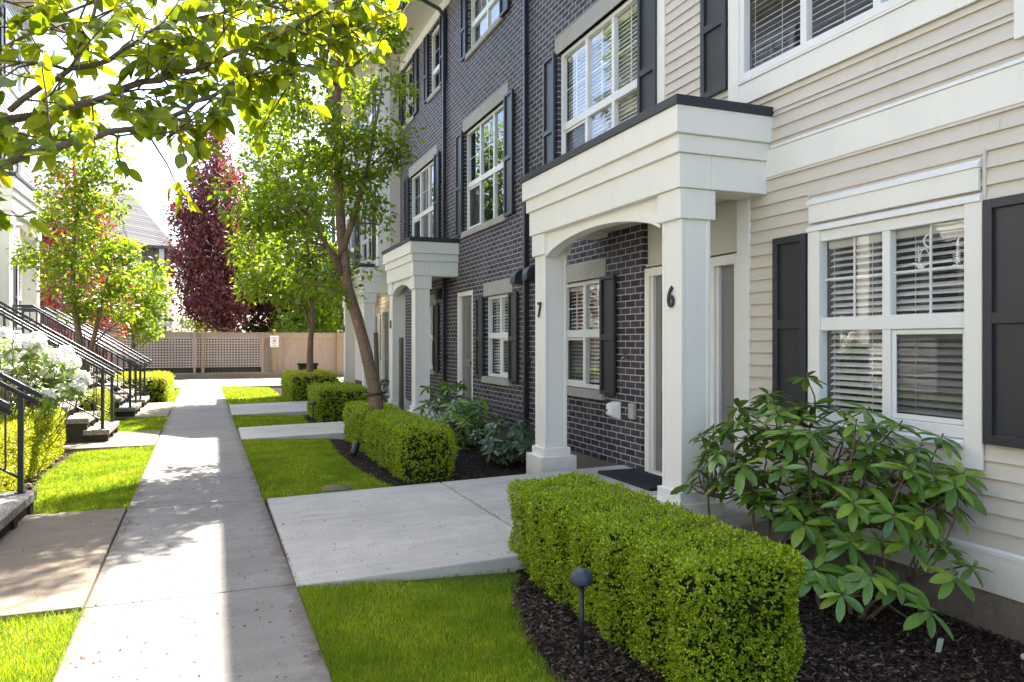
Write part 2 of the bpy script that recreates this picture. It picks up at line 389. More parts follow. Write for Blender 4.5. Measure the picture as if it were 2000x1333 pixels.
# lawns and beds: the edge between them is a curve
EA = [(2.0, 1.38), (3.08, 1.42), (3.51, 1.46), (4.01, 1.58), (4.45, 1.74), (4.65, 1.86)]
EB = [(7.37, 1.86), (7.75, 1.71), (8.8, 1.56), (10.28, 1.53), (11.97, 1.62)]
EC = [(13.63, 1.64), (14.4, 1.62), (16.01, 1.68)]
ED = [(18.63, 1.7), (22, 1.75), (26.3, 1.7)]
EL = [(7.43, -1.42), (8.3, -1.6), (9.9, -1.80), (11.79, -1.74)]
def curve(E): return lambda y: float(np.interp(y, [p[0] for p in E], [p[1] for p in E]))
beds = []
for E_, y0, y1 in ((EA, -3, 4.655), (EB, 7.365, 11.975), (EC, 13.625, 16.015), (ED, 18.625, 26.3)):
    f = curve(E_)
    sheet('lawn', PR, (lambda f: lambda y: f(y) + .04)(f), y0, y1, M['lawn'], 0, .2)
    sheet('mulch_bed', f, 4.35, y0, y1, M['mulch'], .006, .09, rough=.012, seed=int(y1))
for f, y0, y1 in ((lambda y: -2.3, -3, 4.735), (curve(EL), 7.425, 11.795), (lambda y: -1.9, 13.755, 16.245), (lambda y: -1.05, 20.0, 26.3)):
    sheet('lawn', (lambda f: lambda y: f(y) - .04)(f), PL, y0, y1, M['lawn'], 0, .2)
    sheet('mulch_bed', -4.4, f, y0, y1, M['mulch'], .006, .12, rough=.012, seed=int(y1) + 50)

def inlawn(n, fx0, fx1, y0, y1, rg):
    y = rg.uniform(y0, y1, n); a = np.array([fx0(t) for t in y]); b = np.array([fx1(t) for t in y])
    return a + (b - a) * rg.uniform(0, 1, n), y
def grass(n, fx0, fx1, y0, y1, h, w, seed, dz=0):
    rg = np.random.default_rng(seed); x, y = inlawn(n, fx0, fx1, y0, y1, rg)
    # taller tufts and thin patches
    ph = np.sin(x * 5.1 + seed) * np.cos(y * 4.3 + 1.7 * seed) + .6 * np.sin(x * 13 + 2) * np.sin(y * 11)
    keep = rg.uniform(0, 1, n) < .78 + .2 * ph; x, y, ph = x[keep], y[keep], ph[keep]; n = len(x)
    x = x + rg.normal(0, .008, n); y = y + rg.normal(0, .012, n)
    z = gz(x, y) + dz; hh = h * rg.uniform(.45, 1.15, n) * (1 + .18 * ph); q = rg.uniform(0, 2 * np.pi, n)
    ln = hh * rg.uniform(.2, 1.0, n); q2 = rg.uniform(0, 2 * np.pi, n); ww = w * rg.uniform(.6, 1.2, n)
    cx, cy = np.cos(q) * ww * .5, np.sin(q) * ww * .5; lx, ly = np.cos(q2) * ln, np.sin(q2) * ln
    A = np.stack([x - cx, y - cy, z - .004], 1); B = np.stack([x + cx, y + cy, z - .004], 1)
    C = np.stack([x + lx * .4 + cx * .75, y + ly * .4 + cy * .75, z + hh * .6], 1); D = np.stack([x + lx * .4 - cx * .75, y + ly * .4 - cy * .75, z + hh * .6], 1)
    T_ = np.stack([x + lx, y + ly, z + hh * .92], 1)
    V = np.stack([A, B, C, D, T_], 1).reshape(-1, 3); i = np.arange(n) * 5
    F = np.concatenate([np.stack([i, i + 1, i + 2], 1), np.stack([i, i + 2, i + 3], 1), np.stack([i + 3, i + 2, i + 4], 1)])
    return V, F
def grass_obj(parts):
    V = []; F = []; o = 0
    for v, f in parts: V.append(v); F.append(f + o); o += len(v)
    me = np_mesh('grass', np.concatenate(V), np.concatenate(F)); ob = link('grass', me, M['grass']); ob['kind'] = 'stuff'; return ob
grass_obj([grass(92000, lambda y: PR(y) - .014, lambda y: curve(EA)(y) + .03, 2.2, 4.675, .036, .0029, 1)])
grass_obj([grass(54000, lambda y: PR(y) - .016, lambda y: curve(EB)(y) + .03, 7.345, 11.99, .036, .0055, 2), grass(9000, PR, curve(EC), 13.63, 16.01, .045, .010, 3), grass(13000, PR, curve(ED), 18.63, 26.3, .05, .015, 4)])
grass_obj([grass(27000, lambda y: -1.5, lambda y: PL(y) + .016, 2.6, 4.755, .040, .0034, 5), grass(42000, lambda y: curve(EL)(y) - .03, lambda y: PL(y) + .016, 7.40, 11.81, .038, .0058, 6)])
grass_obj([grass(11000, lambda y: -1.9, PL, 13.76, 16.24, .045, .010, 7), grass(5000, lambda y: -1.05, PL, 20.0, 26.3, .05, .015, 8)])

def chips(name, mat, pts, smin, smax, seed, up=.5):
    rg = np.random.default_rng(seed); n = len(pts); pts = np.asarray(pts)
    s = rg.uniform(smin, smax, n); asp = rg.uniform(.18, .6, n); q = rg.uniform(0, 2 * np.pi, n); ti = rg.uniform(-up, up, n); t2 = rg.uniform(-up, up, n)
    u = np.stack([np.cos(q), np.sin(q), ti], 1) * s[:, None]; v = np.stack([-np.sin(q), np.cos(q), t2], 1) * (s * asp)[:, None]
    k = rg.uniform(.5, 1, (n, 1))
    V = np.stack([pts - u - v * k, pts + u * k - v, pts + u + v * k, pts - u * .8 + v], 1).reshape(-1, 3)
    i = np.arange(n) * 4; F = np.stack([i, i + 1, i + 2, i + 3], 1)
    o = link(name, np_mesh(name, V, F), mat); o['kind'] = 'stuff'; return o
def bedpts(n, f0, f1, y0, y1, seed, dz=.016):
    rg = np.random.default_rng(seed); x, y = inlawn(n, f0, f1, y0, y1, rg); return np.stack([x, y, gz(x, y) + dz + rg.uniform(0, .012, n)], 1)
K = lambda c_: (lambda y: c_)
chips('mulch_chips', M['chip'], np.concatenate([bedpts(40000, curve(EA), K(4.3), 1.6, 4.65, 21), bedpts(9000, curve(EB), K(4.3), 7.37, 11.97, 22)]), .0035, .017, 23)
chips('mulch_chips', M['chip'], np.concatenate([bedpts(3000, curve(EC), K(3.4), 13.63, 16, 24, .02), bedpts(5000, K(-3.2), curve(EL), 7.43, 11.79, 25)]), .009, .028, 26)
# fallen bits on the concrete, thickest along the joints
rg = np.random.default_rng(33); L = []
for n, x0, x1, y0, y1, z in ((800, -.66, .46, 2.6, 9, .004), (480, .5, 3.3, 4.7, 7.3, .02), (360, -2, -.7, 4.8, 7.4, .002), (160, -.8, .4, 9, 20, .004), (90, .5, 3, 12, 13.6, .012), (140, -1.5, -.8, 11.9, 13.7, .002)):
    x = rg.uniform(x0, x1, n); L.append(np.stack([x, rg.uniform(y0, y1, n), np.full(n, z) + (.024 * np.maximum(x - .46, 0) if x0 > .4 else 0) - (.012 if x0 > .4 else 0)], 1))
t = rg.uniform(4.7, 7.35, 190); L.append(np.stack([PR(t) + .006 + rg.normal(0, .007, 190), t, np.full(190, .003)], 1))
t = rg.uniform(4.7, 7.35, 150); L.append(np.stack([2.12 + rg.normal(0, .006, 150), t, np.full(150, .045)], 1))
t = rg.uniform(1.9, 3.3, 60); L.append(np.stack([t, 7.33 + rg.normal(-.05, .03, 60), .03 + .024 * (t - .46)], 1))
chips('leaf_litter', M['litter'], np.concatenate(L), .003, .0105, 34, .4)

# ------------------------------------------------------------------ building kit
XR, XL = 4.2, -4.4
TR = lambda u, d, z: (XR - d, u, z)
TL = lambda u, d, z: (XL + d, u, z)
def cells(u0, u1, z0, z1, holes):
    us = sorted({u0, u1, *[min(max(h[0], u0), u1) for h in holes], *[min(max(h[1], u0), u1) for h in holes]})
    zs = sorted({z0, z1, *[min(max(h[2], z0), z1) for h in holes], *[min(max(h[3], z0), z1) for h in holes]})
    for a, b in zip(us, us[1:]):
        for c_, d in zip(zs, zs[1:]):
            m_, k = (a + b) / 2, (c_ + d) / 2
            if not any(h[0] < m_ < h[1] and h[2] < k < h[3] for h in holes): yield a, b, c_, d
def brick_wall(b, T, regs, holes, depth=.13):
    m = MB(T)
    for u0, u1, z0, z1 in regs:
        for a, c_, e, f in cells(u0, u1, z0, z1, holes): m.quad((a, 0, e), (c_, 0, e), (c_, 0, f), (a, 0, f))
    for a, c_, e, f in holes:
        m.quad((a, 0, e), (a, -depth, e), (a, -depth, f), (a, 0, f)); m.quad((c_, 0, e), (c_, -depth, e), (c_, -depth, f), (c_, 0, f))
        m.quad((a, 0, f), (c_, 0, f), (c_, -depth, f), (a, -depth, f)); m.quad((a, 0, e), (c_, 0, e), (c_, -depth, e), (a, -depth, e))
    return m.build('brick_wall', M['brick'], b, 0, False)
def siding(b, T, regs, holes, mat='siding', lap=.1, name='siding_wall'):
    m = MB(T); rg = random.Random(5)
    for u0, u1, z0, z1 in regs:
        z = z0
        while z < z1 - .01:
            zt = min(z + lap, z1)
            hs = [h for h in holes if h[2] < z + lap * .5 < h[3]]
            segs = []
            for a, c_, _, _ in cells(u0, u1, z, zt, [(h[0], h[1], z - 1, zt + 1) for h in hs]):
                q = a
                while c_ - q > 3.2: w_ = rg.uniform(1.2, 3.0); segs.append((q, q + w_ - .001)); q += w_
                segs.append((q, c_))
            for a, c_ in segs:
                j = rg.uniform(-.0016, .0016)
                m.quad((a, .025 + j, z), (c_, .025 - j, z), (c_, .006, zt + .006), (a, .006, zt + .006))
                m.quad((a, .025 + j, z), (c_, .025 - j, z), (c_, .003, z + .0015), (a, .003, z + .0015))
            z += lap
    return m.build(name, M[mat], b, 0, False)
def ring(m, u0, u1, z0, z1, w, d0, d1, wb=None):
    wb = w if wb is None else wb
    m.box(u0, u0 + w, d0, d1, z0, z1); m.box(u1 - w, u1, d0, d1, z0, z1)
    m.box(u0 + w, u1 - w, d0, d1, z1 - w, z1); m.box(u0 + w, u1 - w, d0, d1, z0, z0 + wb)
def window(b, T, u0, u1, z0, z1, cols=2, rail=None, d=-.11, blind=None, slider=None, fr=.05, deep=1.1, tilt=.014, grille=True):
    mw, rw = .065, .095
    f = MB(T); ring(f, u0, u1, z0, z1, fr, d, d + .065)
    W = (u1 - u0 - 2 * fr)
    ms = [u0 + fr + W * k / cols for k in range(1, cols)]
    for q in ms: f.box(q - mw / 2, q + mw / 2, d + .001, d + .060, z0 + fr, z1 - fr)
    if rail: f.box(u0 + fr, u1 - fr, d + .002, d + .064, rail - rw / 2, rail + rw / 2)
    w = f.build('window', M['vinyl'], b, .004)
    ub = [u0 + fr] + sum([[q - mw / 2, q + mw / 2] for q in ms], []) + [u1 - fr]
    lights = [(ub[2 * k], ub[2 * k + 1]) for k in range(cols)]
    rows = [(z0 + fr, (rail - rw / 2) if rail else z1 - fr)] + ([(rail + rw / 2, z1 - fr)] if rail else [])
    flip = T(0, 1, 0)[0] < T(0, 0, 0)[0]
    p = MB(T); gq = MB(T); sl = MB(T); sc = MB(T)
    for r_i, (za, zb) in enumerate(rows):
        for k, (a, c_) in enumerate(lights):
            qd = [(a, d + .030, za), (c_, d + .030, za), (c_, d + .030, zb), (a, d + .030, zb)]; p.quad(*(qd[::-1] if flip else qd))
            if grille and r_i == len(rows) - 1:
                mid = (a + c_) / 2; gq.box(mid - .008, mid + .008, d + .014, d + .022, za, zb)
                zm = za + (zb - za) * .5; gq.box(a, mid - .008, d + .014, d + .022, zm - .008, zm + .008); gq.box(mid + .008, c_, d + .014, d + .022, zm - .008, zm + .008)
            if r_i == 0 and slider is not None and k == slider:
                ring(sl, a + .003, c_ - .003, za + .003, zb - .003, .032, d + .032, d + .046)
                sc.quad((a + .035, d + .038, za + .035), (c_ - .035, d + .038, za + .035), (c_ - .035, d + .038, zb - .035), (a + .035, d + .038, zb - .035))
    p.build('pane', M['glass'], w, 0, False)
    if gq.v: gq.build('grille', M['grille'], w)
    if sl.v: sl.build('sash', M['vinyl'], w, .003); sc.build('insect_screen', M['screenmesh'], w)
    if blind:
        bl = MB(T); zb, zt = blind; z = zt; di = d - .034; rg = random.Random(int(u0 * 100))
        bl.box(u0 + fr + .01, u1 - fr - .01, di - .03, di + .03, z1 - fr - .05, z1 - fr - .005)
        while z > zb:
            j = rg.uniform(-.003, .003); tl = tilt + rg.uniform(-.003, .003)
            for a, c_ in ((u0 + fr + .015, (u0 + u1) / 2 - .006), ((u0 + u1) / 2 + .006, u1 - fr - .015)):
                bl.add([(a, di + .024, z - tl + j), (c_, di + .024, z - tl + j), (c_, di, z + .003 + j), (a, di, z + .003 + j), (c_, di - .024, z + tl + j), (a, di - .024, z + tl + j)], [(0, 1, 2, 3), (3, 2, 4, 5)])
            z -= .048
        nst = max(4, int((u1 - u0) / .28))
        for k in range(nst):
            q = u0 + fr + .06 + (u1 - u0 - 2 * fr - .12) * k / (nst - 1); bl.box(q - .0015, q + .0015, di + .026, di + .028, zb, z1 - fr)
        bl.build('blind', M['blind'], w, 0, False)
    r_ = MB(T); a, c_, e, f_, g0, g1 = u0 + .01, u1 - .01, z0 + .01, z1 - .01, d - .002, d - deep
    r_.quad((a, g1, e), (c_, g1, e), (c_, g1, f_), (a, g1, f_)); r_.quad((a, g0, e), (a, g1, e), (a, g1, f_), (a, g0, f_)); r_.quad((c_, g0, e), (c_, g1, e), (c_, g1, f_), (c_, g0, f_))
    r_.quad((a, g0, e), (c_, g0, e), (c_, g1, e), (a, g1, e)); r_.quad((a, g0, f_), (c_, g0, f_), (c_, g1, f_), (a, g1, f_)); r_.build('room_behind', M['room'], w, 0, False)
    return w
n_ = NT('insect_mesh'); tr_ = n_.n('ShaderNodeBsdfTransparent'); mx_ = n_.n('ShaderNodeMixShader'); mx_.inputs[0].default_value = .45; n_.set((.05, .05, .05), .8)
n_.l(tr_.outputs[0], mx_.inputs[1]); n_.l(n_.b.outputs[0], mx_.inputs[2]); n_.l(mx_.outputs[0], n_.o.inputs[0]); M['screenmesh'] = n_.m
def shutter(b, T, u0, u1, z0, z1, rail, w=.05):
    m = MB(T); ring(m, u0, u1, z0, z1, w, .02, .058); m.box(u0 + w, u1 - w, .021, .057, rail - .032, rail + .032); m.box(u0 + w * .9, u1 - w * .9, .022, .034, z0 + w * .9, z1 - w * .9)
    return m.build('shutter', M['shutter'], b, .003)
def stonework(w, T, u0, u1, z0, z1, sill=True):
    m = MB(T); m.box(u0 - .07, u1 + .07, -.05, .012, z1, z1 + .225); m.build('lintel', M['stone'], w, .006)
    if sill:
        m = MB(T); m.box(u0 - .05, u1 + .05, -.11, .055, z0 - .105, z0); m.build('sill', M['stone'], w, .006)
def text_mesh(cu):
    o = bpy.data.objects.new('lettering', cu); COL.objects.link(o); bpy.context.view_layer.update()
    me = bpy.data.meshes.new_from_object(o.evaluated_get(bpy.context.evaluated_depsgraph_get())); bpy.data.objects.remove(o); return me
def number(p, T, u, d, z, txt, h, facing=-1):
    cu = bpy.data.curves.new('house_number', 'FONT'); cu.body = txt; cu.size = h * 1.42; cu.align_x = 'CENTER'; cu.align_y = 'CENTER'; cu.extrude = .006; cu.offset = .0035
    me = text_mesh(cu); me.materials.clear()
    x, y, zz = T(u, d, z); Mx = Matrix(((0, 0, facing), (facing, 0, 0), (0, 1, 0))).to_4x4()
    me.transform(Matrix.Translation((x, y, zz)) @ Mx @ Matrix.Diagonal((.86, 1, 1, 1)))
    return link('house_number', me, M['pipe'], p)
def porch(b, T, u0, u1, zf=0.0, dout=.80, cw=.28, nums=(), base=True, arch=True, light=True, dwall=0.0):
    D, E = dout, .05
    m = MB(T); z3, z2, z1, zt = zf + 2.65, zf + 2.915, zf + 3.055, zf + 3.265
    q = D + E
    m.box(u0 - E, u1 + E, q - .30, q, z3, z2); m.box(u0 - E, u0 - E + .30, dwall, q - .30, z3, z2); m.box(u1 + E - .30, u1 + E, dwall, q - .30, z3, z2)
    m.box(u0 - E - .03, u1 + E + .03, dwall, q + .03, z2, z1); m.box(u0 - E - .065, u1 + E + .065, dwall, q + .065, z1, zt)
    p = m.build('porch', M['trim'], b, .006)
    m = MB(T); m.box(u0 - E - .085, u1 + E + .085, dwall, q + .085, zt, zt + .07); m.box(u0 - E - .05, u1 + E + .05, dwall, q + .05, zt + .07, zt + .085); m.build('roof_edge', M['cap'], p, .004)
    m = MB(T); nb = 6
    for k in range(nb):
        a = dwall + .002 + (q - .30 - dwall) * k / nb; c_ = dwall + (q - .30 - dwall) * (k + 1) / nb - .004
        m.box(u0 - E + .30, u1 + E - .30, a, c_, z3 + .05, z3 + .07)
    m.build('ceiling', M['soffit'], p, .002)
    if light:
        uc = (u0 + u1) / 2; cx, cy, cz = T(uc, (D + dwall) * .5 - .08, z3 + .05)
        m = MB(); m.lathe([(.075, cz), (.08, cz - .008), (.05, cz - .012)], cx, cy, 20); m.build('recessed_light', M['vinyl'], p)
    for a in (u0, u1 - cw):
        c0, c1 = D - cw, D
        m = MB(T); m.box(a + .006, a + cw - .006, c0 + .006, c1 - .006, zf + .2, z3)
        for x in (a, a + cw - .036):
            for y in (c0, c1 - .036): m.box(x, x + .036, y, y + .036, zf + .2, z3 - .2)
        m.box(a - .028, a + cw + .028, c0 - .028, c1 + .028, z3 - .235, z3 - .001)
        if base:
            m.box(a - .028, a + cw + .028, c0 - .028, c1 + .028, zf + .17, zf + .275); m.box(a - .078, a + cw + .078, c0 - .078, c1 + .078, zf - .22, zf + .185)
        m.build('column', M['trim'], p, .006)
    if arch:
        A0, A1 = u0 + cw + .028, u1 - cw - .028; n = 18; zs, rise = z3 - .235, .17
        pts = [(A0, z3 - .0015), (A1, z3 - .0015)] + [(A1 - (A1 - A0) * k / n, zs + .0 + rise * (1 - (2 * k / n - 1) ** 2) ** .8) for k in range(n + 1)]
        m = MB(T); m.prism(pts, D - .10, D - .02); m.build('arch', M['trim'], p)
        m = MB(T); m.prism([(u, z) for u, z in pts[2:]] + [(u, z - .03) for u, z in reversed(pts[2:])], D - .13, D + .005); m.build('arch_trim', M['trim'], p)
    for a, t in nums: number(p, T, a + cw / 2, D + .008, zf + 1.80, t, .165, -1 if T is TR else 1)
    return p
def doorway(b, T, u0, u1, z0, z1, d=-.06, mat='door'):
    m = MB(T); w = .085
    m.box(u0, u0 + w, d - .03, d + .06, z0, z1); m.box(u1 - w, u1, d - .03, d + .06, z0, z1); m.box(u0 + w, u1 - w, d - .03, d + .06, z1 - w, z1)
    m.box(u0 + w, u0 + w + .03, d - .03, d + .03, z0, z1 - w); m.box(u1 - w - .03, u1 - w, d - .03, d + .03, z0, z1 - w); m.box(u0 + w, u1 - w, d - .03, d + .07, z0 - .03, z0 + .02)
    f = m.build('door_frame', M['trim'], b, .004)
    m = MB(T); m.box(u0 + w + .03, u1 - w - .03, d - .04, d - .005, z0 + .02, z1 - w)
    H = z1 - w - z0; a, c_ = u0 + w + .03, u1 - w - .03
    if c_ - a > .45:
        for za, zb in ((.12, .42), (.48, .93)):
            for x0, x1 in ((a + .1, (a + c_) / 2 - .05), ((a + c_) / 2 + .05, c_ - .1)): ring(m, x0, x1, z0 + H * za, z0 + H * zb, .02, d - .005, d + .006)
    dd = m.build('door', M[mat], b, .003)
    if c_ - a > .45:
        x, y, z = T(a + .07, d + .03, z0 + .98); m = MB(); m.lathe([(.004, z - .03), (.026, z - .02), (.03, z), (.026, z + .02), (.004, z + .03)], x, y, 12); m.build('handle', M['pipe'], dd)
    return dd
def pipe(b, T, u, z0, z1, top=None, d=.055):
    m = MB(T); pts = [(u, d, z0 - .02), (u, d, z1)]
    m.box(u - .032, u + .032, d - .035, d + .035, z0, z1)
    for z in np.arange(z0 + .9, z1, 2.2): m.box(u - .045, u + .045, .0, d + .038, z, z + .03)
    if top: m.tube([(u, d, z1 - .02), (u, d + .1, z1 + .12), (u, top[0] - .12, top[1] - .16), (u, top[0], top[1])], .04, 8)
    m.box(u - .034, u + .034, d - .03, d + .14, z0 - .03, z0 + .03)
    return m.build('downpipe', M['pipe'], b, .006)
def vent(b, T, u, z):
    m = MB(T); w = .09; n = 7
    prof = [(0.0, z + .11)] + [(.14 * math.sin(math.pi / 2 * k / n), z - .04 + .15 * math.cos(math.pi / 2 * k / n)) for k in range(1, n + 1)] + [(.14, z - .10), (0, z - .10)]
    m.prism([(p[0], p[1]) for p in prof], u - w, u + w, 0)
    return m.build('vent_hood', M['cap'], b, .006)
def eave(b, T, u0, u1, ze, dout, run=4.6, rise=3.0, frieze=.22, dback=-9, ridge=True):
    """soffit, frieze, gutter and roof slope along a facade"""
    m = MB(T); m.box(u0, u1, .022, dout - .02, ze - .02, ze); m.build('soffit', M['soffit'], b)
    m = MB(T); m.box(u0, u1, .001, .035, ze - frieze, ze - .021); m.box(u0, u1, dout - .045, dout - .021, ze - .03, ze + .13); m.build('fascia', M['trim'], b, .003)
    m = MB(T); m.prism([(dout - .02, ze + .13), (dout - .02, ze), (dout + .05, ze), (dout + .09, ze + .05), (dout + .09, ze + .14), (dout + .075, ze + .14), (dout + .075, ze + .06), (dout, ze + .02), (dout, ze + .13)], u0, u1, 0); m.build('gutter', M['pipe'], b)
    m = MB(T); sl = rise / run; mid = dout - run
    m.prism([(dout + .02, ze + .13), (mid, ze + .13 + rise), (mid, ze + .05 + rise), (dout - .02, ze + .06)], u0, u1, 0); m.prism([(mid, ze + .13 + rise), (dback, ze + .13 + rise - sl * (mid - dback)), (dback, ze + rise - sl * (mid - dback)), (mid, ze + .05 + rise)], u0, u1, 0)
    m.build('roof', M['roof'], b)

# ------------------------------------------------------------------ right row: beige unit 6
G_ = 'townhouses along the right side of the path'
B6 = thing('siding_townhouse', 'beige siding townhouse end with the big blind window and charcoal shutters behind the rhododendron', 'house', (XR, 2.0, 0), 0, G_)
H6 = [(3.16, 4.46, .86, 2.26), (3.1, 5.32, 3.62, 5.2), (.2, 1.6, .86, 2.26), (.2, 2.2, 3.62, 5.2), (.4, 2.0, 6.5, 7.8), (3.3, 5.0, 6.5, 7.8)]
siding(B6, TR, [(-5, 5.19, .26, 3.3), (-5, 6.47, 3.3, 8.15)], H6)
m = MB(TR)
for u0, u1, z0, z1, dd in ((5.18, 5.34, -.02, 2.72, .032), (6.46, 6.64, 3.3, 8.0, .034)): m.box(u0, u1, -.12, dd, z0, z1)
m.box(-5, 5.17, -.02, .028, 2.78, 3.0); m.box(-5, 5.175, -.02, .026, -.0, .22); m.box(2.72, 2.92, -.01, .036, 3.14, 5.35)
m.build('trim_board', M['trim'], B6, .004)
m = MB(TR); m.prism([(0, .275), (.012, .275), (.034, .245), (.034, .222), (.028, .2215), (0, .2215)], -5, 5.175, 0); m.prism([(0, 3.03), (.022, 3.03), (.036, 3.014), (.036, 3.0015), (0, 3.0015)], -5, 4.92, 0); m.build('flashing', M['flash'], B6)
m = MB(TR); m.box(-5, 5.19, -.2, .004, -.5, -.001); m.build('foundation', M['foundation'], B6)
m = MB(TR)   # alcove above the two doors
m.box(5.34, 6.91, -.075, -.055, 2.26, 2.72); m.box(5.34, 6.91, -.05, -.03, 2.235, 2.262); m.build('alcove_board', M['soffit'], B6, .003)
w = window(B6, TR, 3.14, 4.45, .87, 2.265, 2, 1.58, -.035, (.9, 2.2), 0, .075, 1.0, .015)
m = MB(TR)
m.box(3.10, 3.235 - .02, .026, .046, .70, 2.27); m.box(4.345 + .03, 4.49, .026, .046, .70, 2.27); m.box(3.216, 4.374, .025, .044, .70, .818); m.box(3.12, 4.48, .026, .050, 2.335, 2.47); m.build('casing', M['trim'], w, .004)
m = MB(TR); m.prism([(.0, .868), (.05, .862), (.068, .85), (.068, .822), (.0, .818)], 3.216, 4.374, 0); m.build('sill', M['vinyl'], w, .002)
m = MB(TR)
m.prism([(0, 2.52), (.03, 2.52), (.058, 2.495), (.058, 2.471), (0, 2.471)], 3.115, 4.49, 0); m.prism([(0, 2.318), (.035, 2.318), (.056, 2.30), (.056, 2.271), (0, 2.271)], 3.105, 4.5, 0); m.build('head_flashing', M['flash'], w)
m = MB(TR); m.box(3.09, 3.108, .012, .030, 2.27, 2.58); m.box(4.492, 4.508, .012, .030, 2.47, 2.56); m.box(3.108, 4.492, .012, .026, 2.545, 2.56); m.build('siding_channel', M['siding'], w)
shutter(B6, TR, 2.72, 3.088, .86, 2.27, 1.585, .055); shutter(B6, TR, 4.505, 4.865, .86, 2.27, 1.585, .055)
w = window(B6, TR, 3.12, 5.30, 3.66, 5.2, 3, 4.5, -.03, (3.7, 5.1), None, .06, 1.1, .017)
m = MB(TR); m.box(5.30, 5.44, .026, .046, 3.45, 5.3); m.box(2.925, 3.12, .026, .046, 3.45, 5.3); m.box(3.12, 5.30, .025, .044, 3.45, 3.625); m.box(2.9, 5.45, .026, .048, 5.2, 5.36); m.build('casing', M['trim'], w, .004)
m = MB(TR); m.prism([(.0, 3.66), (.04, 3.655), (.055, 3.645), (.055, 3.628), (.0, 3.626)], 3.12, 5.30, 0); m.build('sill', M['vinyl'], w)
shutter(B6, TR, 5.46, 5.83, 3.655, 5.25, 4.28, .055)
for u0, u1, z0, z1, c_, rl in ((.2, 1.6, .87, 2.26, 2, 1.58), (.2, 2.2, 3.66, 5.2, 3, 4.5), (.4, 2.0, 6.5, 7.8, 2, 7.0), (3.3, 5.0, 6.5, 7.8, 2, 7.0)):
    window(B6, TR, u0, u1, z0, z1, c_, rl, -.035, None, None, .075); 
    m = MB(TR); ring(m, u0 - .1, u1 + .1, z0 - .1, z1 + .1, .1, .026, .046); m.build('window_casing', M['trim'], B6, .004)
doorway(B6, TR, 5.335, 5.79, .095, 2.215, -.062)
eave(B6, TR, -5, 6.64, 8.15, .66)
m = MB(TR); m.box(-5, -4.9, -8.6, -.01, -.4, 8.2); m.box(-5, 6.6, -8.7, -8.6, -.4, 8.2); m.build('rear_wall', M['siding'], B6)

# ------------------------------------------------------------------ right row: dark brick units 7 and 8
B7 = thing('brick_townhouse', 'dark purple brick townhouse with stone lintels in the middle of the row', 'house', (XR, 12.0, 0), 0, G_)
H7 = [(7.79, 8.97, .88, 2.2), (10.72, 11.9, .88, 2.2), (14.96, 16.14, .88, 2.2), (12.55, 13.5, .06, 2.36),
      (6.95, 9.04, 3.42, 5.22), (10.91, 13.03, 3.42, 5.22), (14.9, 17.1, 3.42, 5.22), (11.1, 12.8, 6.55, 7.9), (14.48, 15.4, 6.55, 7.9), (16.66, 17.7, 6.55, 7.9), (7.6, 9.0, 6.55, 7.9)]
brick_wall(B7, TR, [(6.91, 18.1, .08, 8.15), (6.64, 6.91, 3.2, 8.15)], H7)
m = MB(TR); m.quad((6.91, 0, .08), (6.91, -.09, .08), (6.91, -.09, 3.2), (6.91, 0, 3.2)); m.build('brick_end', M['brick'], B7, 0, False)
m = MB(TR)
for k in range(14): m.box(12.5 + k * .075, 12.567 + k * .075, .0, .008, 2.372, 2.575)
m.build('soldier_course', M['brick'], B7)
m = MB(TR); m.box(6.92, 18.1, -.2, -.006, -.5, .079); m.build('foundation', M['foundation'], B7)
for (u0, u1, z0, z1), c_, rl, bl, sd in zip(H7[:3], (2, 2, 2), (1.55,) * 3, ((.93, 2.12), (.93, 2.12), (1.2, 2.12)), (1, 0, 0)):
    w = window(B7, TR, u0, u1, z0, z1, c_, rl, -.115, bl, sd, .05, 1.0, .013); stonework(w, TR, u0, u1, z0, z1)
    shutter(B7, TR, u0 - .345, u0 - .012, z0 - .03, z1, 1.5, .04); shutter(B7, TR, u1 + .012, u1 + .345, z0 - .03, z1, 1.5, .04)
for (u0, u1, z0, z1), bl in zip(H7[4:7], ((3.48, 5.12), None, None)):
    w = window(B7, TR, u0, u1, z0, z1, 3, 4.25, -.115, bl, 2, .05, 1.2, .022 if u0 > 7 else .034); stonework(w, TR, u0, u1, z0, z1)
    shutter(B7, TR, u0 - .36, u0 - .012, z0 - .05, z1 + .02, 4.25, .045); shutter(B7, TR, u1 + .012, u1 + .36, z0 - .05, z1 + .02, 4.25, .045)
for (u0, u1, z0, z1), c_ in zip(H7[7:], (2, 1, 1, 2)):
    w = window(B7, TR, u0, u1, z0, z1, c_, 7.05, -.115, (6.7, 7.8) if c_ == 2 else None, None, .05, 1.0, .012)
    m = MB(TR); m.box(u0 - .05, u1 + .05, -.11, .05, z0 - .09, z0); m.build('sill', M['stone'], w, .006)
    shutter(B7, TR, u0 - .37, u0 - .012, z0 - .04, z1, 7.05, .045); shutter(B7, TR, u1 + .012, u1 + .30, z0 - .04, z1, 7.05, .045)
doorway(B7, TR, 5.80, 6.89, .095, 2.215, -.062)
doorway(B7, TR, 12.56, 13.49, .095, 2.36, -.07)
P7 = porch(B7, TR, 5.03, 7.93, 0, .80, .275, ((5.03, '6'), (7.93 - .275, '7')))
P8 = porch(B7, TR, 13.45, 15.62, 0, .80, .275, ((15.62 - .275, '8'),))
pipe(B7, TR, 10.0, .25, 8.0, (.62, 8.16)); pipe(B7, TR, 14.12, .25, 7.75, (.62, 8.16))
for u, z in ((10.32, 2.40), (9.86, 2.42), (14.42, 2.40)): vent(B7, TR, u, z)
m = MB(TR); m.box(7.03, 7.14, .0, .055, .62, .79); m.build('meter_cover', M['stone'], B7, .015)
